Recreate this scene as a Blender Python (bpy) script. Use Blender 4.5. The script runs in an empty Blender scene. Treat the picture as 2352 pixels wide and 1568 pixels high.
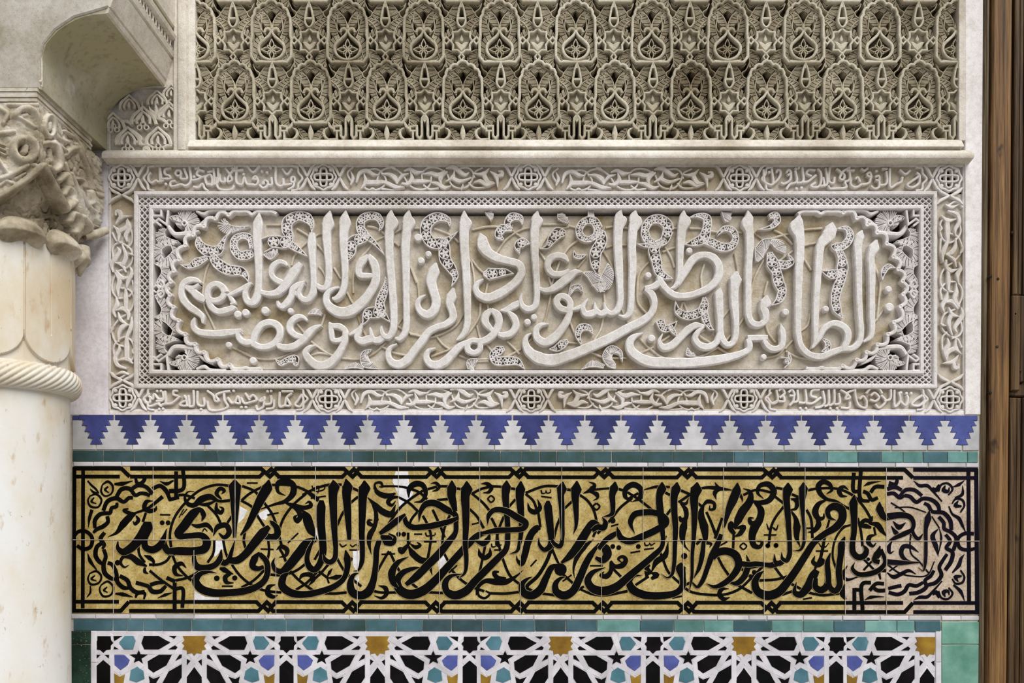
import bpy, math, random
import numpy as np
from mathutils import Vector
from mathutils.geometry import tessellate_polygon

SC = bpy.context.scene
COL = SC.collection
S = 0.001            # metres per photo pixel on the wall plane
D = 2000.0           # camera distance from the wall in those units
CX, HY, ZH = 1176.0, 1220.0, 1.55   # camera axis column, horizon row, eye height

# ------------------------------------------------------------------ camera, sky, light, exposure
cam = bpy.data.cameras.new('camera')
cam.sensor_width = 36.0
cam.lens = 36.0 * D / 2352.0
cam.shift_y = (HY - 784.0) / 2352.0
cam.clip_start = 0.05
cam_o = bpy.data.objects.new('camera', cam)
cam_o.location = (0, -D * S, ZH)
cam_o.rotation_euler = (math.pi / 2, 0, 0)
COL.objects.link(cam_o)
SC.camera = cam_o

w = bpy.data.worlds.new('overcast_sky')
SC.world = w
w.use_nodes = True
bg = w.node_tree.nodes['Background']
bg.inputs[0].default_value = (0.94, 0.965, 1.0, 1)
bg.inputs[1].default_value = 0.40

sun = bpy.data.lights.new('courtyard_daylight', 'SUN')
sun.energy = 3.75
sun.angle = math.radians(46)
sun.color = (1.0, 0.985, 0.965)
sun_o = bpy.data.objects.new('courtyard_daylight', sun)
sun_o.rotation_euler = Vector((-0.34, 0.56, -0.78)).to_track_quat('-Z', 'Y').to_euler()
sun_o.location = (1, -3, 5)
COL.objects.link(sun_o)

SC.view_settings.view_transform = 'Standard'
SC.view_settings.look = 'None'
SC.view_settings.gamma = 1.0
SC.view_settings.exposure = 0.0
SC.view_settings.use_curve_mapping = False
# ------------------------------------------------------------------ helpers
rng = random.Random(7)

def lin(r, g, b):
    f = lambda c: (c / 255 / 12.92) if c / 255 <= 0.04045 else ((c / 255 + 0.055) / 1.055) ** 2.4
    return (f(r), f(g), f(b), 1)

class NT:
    """A small node-tree writer."""
    def __init__(s, name):
        s.m = bpy.data.materials.new(name)
        s.m.use_nodes = True
        s.t = s.m.node_tree
        s.b = s.t.nodes['Principled BSDF']
        s.pos = s.t.nodes.new('ShaderNodeNewGeometry').outputs['Position']
    def link(s, a, b):
        s.t.links.new(a, b)
    def noise(s, scale, detail=4, rough=0.55, vec=None, stretch=None):
        n = s.t.nodes.new('ShaderNodeTexNoise')
        n.inputs['Scale'].default_value = scale
        n.inputs['Detail'].default_value = detail
        n.inputs['Roughness'].default_value = rough
        v = vec or s.pos
        if stretch:
            k = s.t.nodes.new('ShaderNodeMapping')
            k.inputs['Scale'].default_value = stretch
            s.link(v, k.inputs['Vector'])
            v = k.outputs[0]
        s.link(v, n.inputs['Vector'])
        return n.outputs['Fac']
    def voro(s, scale, stretch=None):
        n = s.t.nodes.new('ShaderNodeTexVoronoi')
        n.inputs['Scale'].default_value = scale
        v = s.pos
        if stretch:
            k = s.t.nodes.new('ShaderNodeMapping')
            k.inputs['Scale'].default_value = stretch
            s.link(v, k.inputs['Vector'])
            v = k.outputs[0]
        s.link(v, n.inputs['Vector'])
        return n.outputs['Distance']
    def ramp(s, fac, stops):
        r = s.t.nodes.new('ShaderNodeValToRGB')
        e = r.color_ramp.elements
        e[0].position, e[0].color = stops[0]
        e[1].position, e[1].color = stops[-1]
        for p, c in stops[1:-1]:
            k = e.new(p)
            k.color = c
        s.link(fac, r.inputs['Fac'])
        return r.outputs['Color']
    def mix(s, fac, a, b, mode='MIX'):
        n = s.t.nodes.new('ShaderNodeMix')
        n.data_type = 'RGBA'
        n.blend_type = mode
        for v, i in ((fac, 0), (a, 6), (b, 7)):
            if hasattr(v, 'is_output'):
                s.link(v, n.inputs[i])
            else:
                n.inputs[i].default_value = v
        return n.outputs[2]
    def rand(s):
        return s.t.nodes.new('ShaderNodeObjectInfo').outputs['Random']
    def bump(s, h, strength, dist):
        n = s.t.nodes.new('ShaderNodeBump')
        n.inputs['Strength'].default_value = strength
        n.inputs['Distance'].default_value = dist
        s.link(h, n.inputs['Height'])
        s.link(n.outputs[0], s.b.inputs['Normal'])
    def done(s, col, rough, spec=0.3):
        if hasattr(col, 'is_output'):
            s.link(col, s.b.inputs['Base Color'])
        else:
            s.b.inputs['Base Color'].default_value = col
        s.b.inputs['Roughness'].default_value = rough
        s.b.inputs['Specular IOR Level'].default_value = spec
        return s.m

W1, B0 = (1, 1, 1, 1), (0, 0, 0, 1)

def stucco(name, c1, c2, c3, pit=0.5, big=3.0, grain=0.0006, lump=0.0):
    n = NT(name)
    a = n.noise(big, 5, 0.6)
    base = n.ramp(a, [(0.32, c3), (0.47, c2), (0.62, c1)])
    f = n.noise(90, 4, 0.7)
    base = n.mix(1.0, base, n.ramp(f, [(0.34, (0.84, 0.82, 0.78, 1)), (0.58, W1)]), 'MULTIPLY')
    p = n.noise(760, 2, 0.5)
    base = n.mix(1.0, base, n.ramp(p, [(0.30, (0.50, 0.45, 0.38, 1)), (0.37, W1)]), 'MULTIPLY')
    h = n.noise(260, 5, 0.65)
    if lump:
        m = n.t.nodes.new('ShaderNodeMath'); m.operation = 'MULTIPLY_ADD'
        n.link(n.noise(55, 4, 0.6), m.inputs[0]); m.inputs[1].default_value = lump; n.link(h, m.inputs[2])
        h = m.outputs[0]
    n.bump(h, pit, grain)
    return n.done(base, 0.92, 0.15)

def glaze(name, c1, c2, c3, rough=0.22, spec=0.5, scale=26, var=0.25, chips=0.0):
    n = NT(name)
    a = n.noise(scale, 4, 0.6)
    base = n.ramp(a, [(0.33, c3), (0.5, c2), (0.66, c1)])
    r = n.ramp(n.rand(), [(0.0, (1 - var,) * 3 + (1,)), (1.0, (1 + var * 0.4,) * 3 + (1,))])
    base = n.mix(1.0, base, r, 'MULTIPLY')
    if chips:
        p = n.noise(330, 2, 0.5)
        base = n.mix(n.ramp(p, [(0.70 - chips, B0), (0.72 - chips, W1)]), base, lin(196, 186, 170))
    n.bump(n.noise(60, 3), 0.25, 0.0008)
    return n.done(base, rough, spec)

M = {}
M['letter'] = stucco('pale_carved_stucco', lin(229, 226, 225), lin(220, 216, 213), lin(200, 194, 187), pit=0.7, grain=0.0008, lump=1.5)
M['frame'] = stucco('grey_cream_stucco', lin(230, 226, 226), lin(220, 215, 213), lin(198, 191, 184), pit=0.6)
M['ground'] = stucco('ochre_stained_stucco', lin(210, 202, 191), lin(190, 179, 160), lin(154, 137, 104), big=9, pit=0.9, grain=0.0012, lump=2.5)
M['vine'] = stucco('vine_stucco', lin(216, 208, 194), lin(200, 189, 170), lin(170, 154, 124), big=8)
M['border'] = stucco('border_stucco', lin(230, 226, 224), lin(218, 212, 207), lin(192, 183, 171), big=4)
M['borderground'] = stucco('border_ground_stucco', lin(212, 204, 193), lin(190, 179, 161), lin(156, 140, 112), big=4, pit=0.8, grain=0.001, lump=2)
M['deep'] = stucco('shade_and_nail_dark', lin(76, 68, 58), lin(56, 49, 40), lin(40, 34, 28), big=9)  # shade of deep openings put into the colour; nails share this dark tone
M['carved'] = stucco('weathered_carved_stucco', lin(212, 205, 187), lin(184, 175, 154), lin(142, 130, 108), big=3.2, pit=0.9, grain=0.0014, lump=1.5)
M['carvedleaf'] = stucco('weathered_leaf_stucco', lin(200, 191, 170), lin(174, 164, 142), lin(138, 125, 103), big=3.6, pit=0.7, grain=0.001)
M['carvedground'] = stucco('shade_dark_ground_stucco', lin(84, 75, 60), lin(62, 54, 42), lin(44, 38, 29), big=9)  # base darkened so openings and boss floors look black: painted shade
M['plaster'] = stucco('lilac_plaster', lin(240, 237, 243), lin(228, 223, 230), lin(204, 197, 204), pit=0.3, big=4)
M['whiteplaster'] = stucco('limewashed_plaster', lin(242, 239, 240), lin(236, 231, 230), lin(216, 208, 202), pit=0.3, big=3)
M['repair'] = stucco('white_repair_plaster', lin(236, 235, 240), lin(226, 225, 229), lin(206, 202, 202), pit=0.4, big=26)
M['grout'] = stucco('pale_grout', lin(212, 205, 192), lin(196, 187, 172), lin(172, 160, 140), big=30)
M['mould'] = stucco('moulding_stucco', lin(230, 224, 214), lin(214, 206, 194), lin(186, 175, 158), big=5, pit=0.7, grain=0.0012, lump=1.5)
M['grimy'] = stucco('grimy_grey_plaster', lin(206, 200, 191), lin(184, 177, 166), lin(152, 143, 124), pit=0.4, big=6)
M['core'] = stucco('rough_wall_core', lin(150, 138, 118), lin(130, 118, 98), lin(110, 98, 80))

def m_cove():
    n = NT('olive_stained_cove')
    a = n.noise(5.5, 5, 0.6)
    base = n.ramp(a, [(0.28, lin(164, 140, 116)), (0.40, lin(166, 158, 128)), (0.54, lin(166, 160, 134)), (0.66, lin(184, 177, 158)), (0.72, lin(214, 208, 198))])
    f = n.noise(60, 5, 0.7)
    base = n.mix(1.0, base, n.ramp(f, [(0.30, (0.72, 0.68, 0.62, 1)), (0.48, W1)]), 'MULTIPLY')
    n.bump(n.noise(90, 5), 0.3, 0.0015)
    return n.done(base, 0.9, 0.1)
M['cove'] = m_cove()

def m_marble():
    n = NT('aged_marble')
    a = n.noise(5, 6, 0.62, stretch=(1, 1, 0.55))
    base = n.ramp(a, [(0.32, lin(204, 184, 154)), (0.43, lin(214, 203, 182)), (0.52, lin(220, 216, 207)), (0.64, lin(224, 224, 222))])
    f = n.noise(48, 4, 0.6, stretch=(1, 1, 0.4))
    base = n.mix(n.ramp(f, [(0.60, B0), (0.76, W1)]), base, lin(190, 166, 132))
    g = n.noise(70, 5, 0.75, stretch=(1, 1, 0.5))
    base = n.mix(n.ramp(g, [(0.28, W1), (0.36, B0)]), base, lin(128, 112, 90))
    n.bump(n.noise(140, 4), 0.25, 0.0008)
    return n.done(base, 0.5, 0.35)
M['marble'] = m_marble()

def m_capital():
    n = NT('grimy_marble')
    a = n.noise(9, 6, 0.65)
    base = n.ramp(a, [(0.32, lin(104, 92, 72)), (0.43, lin(146, 134, 112)), (0.55, lin(184, 173, 152)), (0.68, lin(216, 210, 200))])
    g = n.noise(110, 5, 0.75)
    base = n.mix(n.ramp(g, [(0.30, W1), (0.40, B0)]), base, lin(96, 84, 66))
    n.bump(n.noise(120, 5), 0.6, 0.002)
    return n.done(base, 0.7, 0.25)
M['capital'] = m_capital()

def m_wood(name, c1, c2, c3, seed=0.0):
    n = NT(name)
    a = n.noise(30 + seed, 6, 0.6, stretch=(3.2, 1, 0.10))
    base = n.ramp(a, [(0.30, c3), (0.46, c2), (0.64, c1)])
    f = n.noise(120, 4, 0.6, stretch=(3, 1, 0.05))
    base = n.mix(1.0, base, n.ramp(f, [(0.36, (0.40, 0.34, 0.30, 1)), (0.52, W1)]), 'MULTIPLY')
    k = n.noise(16, 3, 0.5, stretch=(1.6, 1, 0.7))
    base = n.mix(n.ramp(k, [(0.69, B0), (0.76, W1)]), base, lin(40, 26, 16))
    n.bump(f, 0.8, 0.002)
    return n.done(base, 0.62, 0.3)
M['wood'] = m_wood('brown_cedar', lin(148, 112, 68), lin(114, 83, 48), lin(74, 50, 28))
M['oldwood'] = m_wood('dark_grooved_cedar', lin(106, 82, 50), lin(74, 54, 32), lin(40, 28, 18), 4)
M['greywood'] = m_wood('grey_weathered_wood', lin(128, 114, 88), lin(96, 80, 58), lin(66, 50, 34), 8)

def m_gold(name, c1, c2, c3):
    n = NT(name)
    a = n.noise(24, 6, 0.7)
    base = n.ramp(a, [(0.30, c3), (0.48, c2), (0.64, c1)])
    f = n.noise(240, 4, 0.7)
    base = n.mix(1.0, base, n.ramp(f, [(0.34, (0.66, 0.58, 0.46, 1)), (0.52, W1)]), 'MULTIPLY')
    n.bump(f, 0.5, 0.0006)
    return n.done(base, 0.6, 0.25)
M['gold'] = m_gold('scraped_ochre_tile', lin(202, 184, 126), lin(180, 158, 96), lin(156, 132, 72))
M['pinkclay'] = m_gold('scraped_pale_clay_tile', lin(206, 190, 172), lin(190, 173, 154), lin(170, 150, 128))
M['black'] = glaze('black_glaze', lin(15, 13, 12), lin(10, 9, 9), lin(7, 6, 6), 0.4, 0.06, chips=0.0)
M['blackblue'] = glaze('blue_black_glaze', lin(22, 17, 30), lin(16, 13, 23), lin(12, 10, 16), 0.4, 0.06)
M['tblack'] = glaze('black_mosaic_glaze', lin(20, 17, 17), lin(13, 11, 12), lin(9, 8, 8), 0.3, 0.12, chips=0.0)
M['cobalt'] = glaze('cobalt_glaze', lin(72, 78, 140), lin(62, 68, 124), lin(54, 58, 104), 0.3, 0.3, 20, 0.35, 0.0)
M['periwinkle'] = glaze('violet_blue_glaze', lin(88, 98, 164), lin(76, 86, 150), lin(66, 76, 136), 0.25, 0.4, 20, 0.2)
M['white'] = glaze('white_glaze', lin(206, 205, 206), lin(194, 193, 196), lin(178, 178, 178), 0.3, 0.4, 22, 0.16)
M['strap'] = glaze('white_strap_glaze', lin(220, 217, 222), lin(210, 206, 212), lin(196, 192, 196), 0.32, 0.4, 22, 0.14)
M['tealdark'] = glaze('deep_teal_glaze', lin(72, 100, 108), lin(60, 87, 91), lin(52, 76, 70), 0.28, 0.35, 16, 0.35)
M['teal'] = glaze('teal_glaze', lin(84, 116, 128), lin(70, 104, 114), lin(60, 94, 96), 0.28, 0.35, 16, 0.3)
M['teallight'] = glaze('light_teal_glaze', lin(122, 164, 158), lin(102, 146, 142), lin(86, 128, 122), 0.28, 0.35, 16, 0.25)
M['edge'] = stucco('carved_glaze_edge', lin(190, 176, 140), lin(172, 154, 112), lin(150, 130, 88), big=20)
M['tealpale'] = glaze('pale_teal_glaze', lin(132, 174, 158), lin(110, 158, 142), lin(90, 142, 124), 0.3, 0.4, 18, 0.1)
M['tealpiece'] = glaze('turquoise_piece_glaze', lin(90, 134, 148), lin(76, 120, 134), lin(64, 106, 118), 0.25, 0.4, 18, 0.2)
M['green'] = glaze('bottle_green_glaze', lin(40, 68, 56), lin(26, 52, 40), lin(18, 38, 28), 0.25, 0.5, 26, 0.2, 0.02)
M['ochre'] = glaze('ochre_glaze', lin(160, 126, 42), lin(142, 108, 32), lin(120, 86, 24), 0.25, 0.4, 20, 0.15)
M['floor'] = stucco('stone_floor', lin(180, 174, 164), lin(160, 152, 142), lin(140, 132, 120))

class G:
    """Collects geometry in photo-pixel wall coordinates (x right, y down, d towards the courtyard)."""
    def __init__(s, ref=0.0):
        s.v, s.f, s.ref = [], [], ref
        s.flat = set()
    def add(s, vs, fs, flat=()):
        o = len(s.v)
        s.v.extend(vs)
        s.f.extend([tuple(i + o for i in f) for f in fs])
        s.flat.update(tuple(i + o for i in f) for f in flat)

def spline(pts, step=4.0, closed=False):
    P = np.array(pts, float)
    n = len(P)
    if n == 2:
        L = np.hypot(*(P[1] - P[0])[:2])
        k = max(1, int(L / (step * 3)))
        t = np.linspace(0, 1, k + 1)[:, None]
        return P[0] * (1 - t) + P[1] * t
    out = []
    segs = n if closed else n - 1
    for i in range(segs):
        if closed:
            p0, p1, p2, p3 = P[(i - 1) % n], P[i], P[(i + 1) % n], P[(i + 2) % n]
        else:
            p1, p2 = P[i], P[i + 1]
            p0 = P[i - 1] if i > 0 else 2 * p1 - p2
            p3 = P[i + 2] if i + 2 < n else 2 * p2 - p1
        # centripetal parametrisation keeps tight corners from looping
        d1 = max(1e-3, np.hypot(*(p1 - p0)[:2])) ** 0.5
        d2 = max(1e-3, np.hypot(*(p2 - p1)[:2])) ** 0.5
        d3 = max(1e-3, np.hypot(*(p3 - p2)[:2])) ** 0.5
        m1 = (p2 - p1) + d2 * ((p1 - p0) / d1 - (p2 - p0) / (d1 + d2))
        m2 = (p2 - p1) + d2 * ((p3 - p2) / d3 - (p3 - p1) / (d2 + d3))
        k = max(1, int(round(np.hypot(*(p2 - p1)[:2]) / step)))
        for j in range(k):
            t = j / k
            h = np.array([2*t**3 - 3*t**2 + 1, t**3 - 2*t**2 + t, -2*t**3 + 3*t**2, t**3 - t**2])
            q = h[0]*p1 + h[1]*m1 + h[2]*p2 + h[3]*m2
            if len(q) > 2:
                q[2] = p1[2] * (1 - t) + p2[2] * t
            out.append(q)
    if not closed:
        out.append(P[-1])
    return np.array(out)

def normals(Q, closed=False, miter=False):
    n = len(Q)
    T = np.zeros((n, 2))
    if closed:
        a = np.roll(Q[:, :2], 1, 0); b = np.roll(Q[:, :2], -1, 0)
    else:
        a = np.vstack([Q[:1, :2], Q[:-1, :2]]); b = np.vstack([Q[1:, :2], Q[-1:, :2]])
    u = Q[:, :2] - a; v = b - Q[:, :2]
    un = u / np.maximum(1e-6, np.hypot(u[:, 0], u[:, 1]))[:, None]
    vn = v / np.maximum(1e-6, np.hypot(v[:, 0], v[:, 1]))[:, None]
    T = un + vn
    L = np.hypot(T[:, 0], T[:, 1])
    bad = L < 1e-4
    T[bad] = vn[bad]; L[bad] = 1
    T /= L[:, None]
    N = np.stack([-T[:, 1], T[:, 0]], 1)
    if miter:
        c = np.abs((un * T).sum(1))
        ends = np.hypot(u[:, 0], u[:, 1]) < 1e-6
        c[ends] = 1
        N = N / np.clip(c, 0.45, 1)[:, None]
    return N

def ribbon(g, Q, d0, d1, bev=1.5, closed=False, miter=False, tops=True):
    """A raised band along Q (x, y, width) with bevelled shoulders."""
    n = len(Q)
    N = normals(Q, closed, miter)
    hw = Q[:, 2] / 2
    b = np.minimum(bev, hw * 0.5)
    rows = []
    for i in range(n):
        x, y = Q[i, 0], Q[i, 1]
        nx, ny = N[i]
        h, k = hw[i], hw[i] - b[i]
        dt = d1 + (0.0 if closed else 0.3*i/n)
        db = dt - b[i]
        rows += [(x + nx*h, y + ny*h, d0), (x + nx*h, y + ny*h, db), (x + nx*k, y + ny*k, dt),
                 (x - nx*k, y - ny*k, dt), (x - nx*h, y - ny*h, db), (x - nx*h, y - ny*h, d0)]
    fs = []
    m = n if closed else n - 1
    for i in range(m):
        a, c = 6 * i, 6 * ((i + 1) % n)
        for j in range(5):
            fs.append((a + j, a + j + 1, c + j + 1, c + j))
    flat = [fs[5*i + 2] for i in range(m)]
    if not closed:
        fs.append((5, 4, 3, 2, 1, 0))
        e = 6 * (n - 1)
        fs.append((e, e+1, e+2, e+3, e+4, e+5))
    g.add(rows, fs, flat)

def rough(Q, amt):
    """Hand-cut edge: the width wavers a little along the stroke."""
    Q = Q.copy()
    n = len(Q)
    r = np.array([rng.uniform(-1, 1) for _ in range(n)])
    r = np.convolve(r, [0.25, 0.5, 0.25], 'same')[:n]
    Q[:, 2] *= 1 + amt*r
    return Q

def band(g, pts, d0, d1, bev=1.5, step=4.0, w=None, closed=False, amt=0.0):
    P = [(p[0], p[1], w if w is not None else p[2]) for p in pts]
    if closed and abs(P[0][0]-P[-1][0]) < 1e-6 and abs(P[0][1]-P[-1][1]) < 1e-6:
        P = P[:-1]
    Q = spline(P, step, closed)
    ribbon(g, rough(Q, amt) if amt else Q, d0, d1, bev, closed)

def poly_line(g, pts, w, d0, d1, bev=1.0, closed=False):
    ribbon(g, np.array([(p[0], p[1], w) for p in pts], float), d0, d1, bev, closed, True)

def area2(pts):
    return sum(pts[i][0]*pts[(i+1) % len(pts)][1] - pts[(i+1) % len(pts)][0]*pts[i][1] for i in range(len(pts)))

def slab(g, pts, d0, d1, bev=1.0):
    """A flat piece of polygon outline with bevelled rim."""
    P = [(float(p[0]), float(p[1])) for p in pts]
    if area2(P) < 0:
        P = P[::-1]
    n = len(P)
    A = np.array(P)
    N = -normals(np.hstack([A, np.zeros((n, 1))]), True, True)  # outward for positive area (y down)
    # N points away from interior when scaled by -1; choose by test
    ins = A - N * bev
    if abs(area2(ins.tolist())) > abs(area2(P)):
        ins = A + N * bev
    vs = [(x, y, d0) for x, y in P] + [(x, y, d1 - bev) for x, y in P] + [(x, y, d1) for x, y in ins]
    fs = []
    for i in range(n):
        j = (i + 1) % n
        fs.append((i, j, n + j, n + i))
        fs.append((n + i, n + j, 2*n + j, 2*n + i))
    for t in tessellate_polygon([[Vector((x, y, 0)) for x, y in ins]]):
        fs.append(tuple(2*n + k for k in t))
    g.add(vs, fs)

def box(g, x0, y0, x1, y1, d0, d1, bev=0.8, x0b=None, x1b=None):
    slab(g, [(x0, y0), (x1, y0), (x1 if x1b is None else x1b, y1), (x0 if x0b is None else x0b, y1)], d0, d1, bev)

def disc(g, x, y, r, d0, d1, bev=1.5, n=18, ry=None):
    ry = r if ry is None else ry
    slab(g, [(x + r*math.cos(2*math.pi*i/n), y + ry*math.sin(2*math.pi*i/n)) for i in range(n)], d0, d1, min(bev, r*0.5))

def ring(g, x, y, r, w, d0, d1, bev=0.6, n=20, ry=None):
    ry = r if ry is None else ry
    Q = np.array([(x + r*math.cos(2*math.pi*i/n), y + ry*math.sin(2*math.pi*i/n), w) for i in range(n)])
    ribbon(g, Q, d0, d1, bev, True)

def openwork(g, pts, d0, d1, step=3.0):
    """Pierced leaf: two rails, a sunk floor, little rosettes between."""
    Q = spline(pts, step)
    floor = Q.copy(); floor[:, 2] = np.maximum(0.6, Q[:, 2] - 1.0)
    ribbon(g, floor, d0 - 1, d0 + 1.5, 0.2)
    N = normals(Q)
    rw = 2.3
    for sgn in (1, -1):
        off = np.maximum(0.0, Q[:, 2]/2 - rw/2)
        R = np.stack([Q[:, 0] + sgn*N[:, 0]*off, Q[:, 1] + sgn*N[:, 1]*off, np.minimum(rw, np.maximum(1.0, Q[:, 2]*0.6))], 1)
        ribbon(g, R, d0, d1, 0.5)
    s = np.concatenate([[0], np.cumsum(np.hypot(np.diff(Q[:, 0]), np.diff(Q[:, 1])))])
    at = 6.0
    while at < s[-1] - 3:
        i = int(np.argmin(abs(s - at)))
        wd = Q[i, 2]
        if wd < 9:
            at += 3
            continue
        r = wd/2 - 1.6
        ring(g, Q[i, 0], Q[i, 1], r - 0.4, 1.9, d0, d1 - 0.3, 0.4, 16)
        k = 5 if r > 8 else (4 if r > 5.5 else 3)
        a0 = math.atan2(N[i, 1], N[i, 0])
        for j in range(k):
            a = a0 + 2*math.pi*j/k
            petal(g, Q[i, 0] + math.cos(a)*r*0.46, Q[i, 1] + math.sin(a)*r*0.46, a, r*0.42, r*(0.24 if k == 5 else 0.30), d0, d1 - 0.8)
        at += 2*r + 1.2
    return g

def ribbed(g, pts, d0, d1, gap=3.4, rib=1.7, step=3.0, side=1, deep=3.4):
    """Leaf with raised ribs fanning from a stem edge."""
    Q = spline(pts, step)
    ribbon(g, Q, d0, d1 - deep, 0.8)
    N = normals(Q) * side
    s = np.concatenate([[0], np.cumsum(np.hypot(np.diff(Q[:, 0]), np.diff(Q[:, 1])))])
    R = np.stack([Q[:, 0] + N[:, 0]*(Q[:, 2]/2 - 0.9), Q[:, 1] + N[:, 1]*(Q[:, 2]/2 - 0.9), np.minimum(1.9, Q[:, 2]*0.5)], 1)
    ribbon(g, R, d0, d1 + 0.3, 0.4)
    at = gap * 0.6
    while at < s[-1]:
        i = int(np.argmin(abs(s - at)))
        wd = Q[i, 2]
        if wd > 4.5:
            T = np.array([N[i, 1], -N[i, 0]]) * side
            a = Q[i, :2] + N[i]*(wd/2 - 1.0)
            c = Q[i, :2] + T*wd*0.16
            b = Q[i, :2] - N[i]*(wd/2 + 0.4) + T*wd*0.42
            ribbon(g, spline([(a[0], a[1], rib*0.7), (c[0], c[1], rib), (b[0], b[1], rib*1.15)], 4), d1 - deep - 0.5, d1, 0.4)
        at += gap

def fan(g, pts, d0, d1):
    slab(g, pts, d0, d1 - 2.6, 0.8)
    n = len(pts)
    poly_line(g, pts, 2.0, d0, d1, 0.4, True)
    cx, cy = sum(p[0] for p in pts)/n, sum(p[1] for p in pts)/n
    for k in (0.8, 0.6, 0.4, 0.2):
        poly_line(g, [(cx + (p[0]-cx)*k, cy + (p[1]-cy)*k) for p in pts], 1.6, d1 - 4, d1 - 0.2, 0.3, True)

def world(x, y, d, ref=0.0):
    k = (D - ref) / D
    return ((x - CX)*S*k, -d*S, ZH + (HY - y)*S*k)

def petal(g, x, y, a, r1, r2, d0, d1):
    c, s_ = math.cos(a), math.sin(a)
    slab(g, [(x + c*r1*math.cos(t) - s_*r2*math.sin(t), y + s_*r1*math.cos(t) + c*r2*math.sin(t)) for t in [2*math.pi*i/8 for i in range(8)]], d0, d1, 0.5)

def mesh_of(name, g, origin=(0, 0, 0), smooth=35):
    me = bpy.data.meshes.new(name)
    k = (D - g.ref) / D
    A = np.array(g.v, float)
    Wv = np.empty_like(A)
    Wv[:, 0] = (A[:, 0] - CX)*S*k - origin[0]
    Wv[:, 1] = -A[:, 2]*S - origin[1]
    Wv[:, 2] = ZH + (HY - A[:, 1])*S*k - origin[2]
    me.from_pydata([tuple(r) for r in Wv.tolist()], [], g.f)
    if smooth:
        me.polygons.foreach_set('use_smooth', [f not in g.flat for f in g.f] if g.flat else [True]*len(me.polygons))
        me.set_sharp_from_angle(angle=math.radians(smooth))
    return me

def props(o, label=None, cat=None, group=None, kind=None):
    if label: o['label'] = label
    if cat: o['category'] = cat
    if group: o['group'] = group
    if kind: o['kind'] = kind
    return o

def base_of(o):
    """World location of a parent chain (all are unrotated)."""
    v = Vector((0, 0, 0))
    while o is not None:
        v = v + o.location
        o = o.parent
    return v

def obj(name, g, mat, parent=None, smooth=35, **kw):
    org = base_of(parent) if parent else Vector((0, 0, 0))
    me = mesh_of(name, g, org, smooth)
    me.materials.append(M[mat])
    o = bpy.data.objects.new(name, me)
    if parent: o.parent = parent
    COL.objects.link(o)
    return props(o, **kw)

def thing(name, x, y, d, label, cat, ref=0.0, **kw):
    o = bpy.data.objects.new(name, None)
    o.empty_display_size = 0.05
    o.location = world(x, y, d, ref)
    COL.objects.link(o)
    return props(o, label, cat, **kw)

def copy_child(o, parent, dx=0.0, dz=0.0):
    c = o.copy()
    COL.objects.link(c)
    c.parent = parent
    c.location = (o.location[0] + dx, o.location[1], o.location[2] + dz)
    return c

def traced(text):
    """Reads the traced strokes: yields (code, points) in photo pixels."""
    ox = oy = 0.0
    sc = 1.0
    for ln in text.strip().splitlines():
        t = ln.split()
        if not t:
            continue
        if t[0][0] == '@':
            ox, oy, sc = float(t[0][1:]), float(t[1]), float(t[2])
            continue
        yield t[0], [tuple([ox + float(a[0])*sc, oy + float(a[1])*sc] + [float(q)*sc for q in a[2:]]) for a in (p.split(',') for p in t[1:])]
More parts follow.
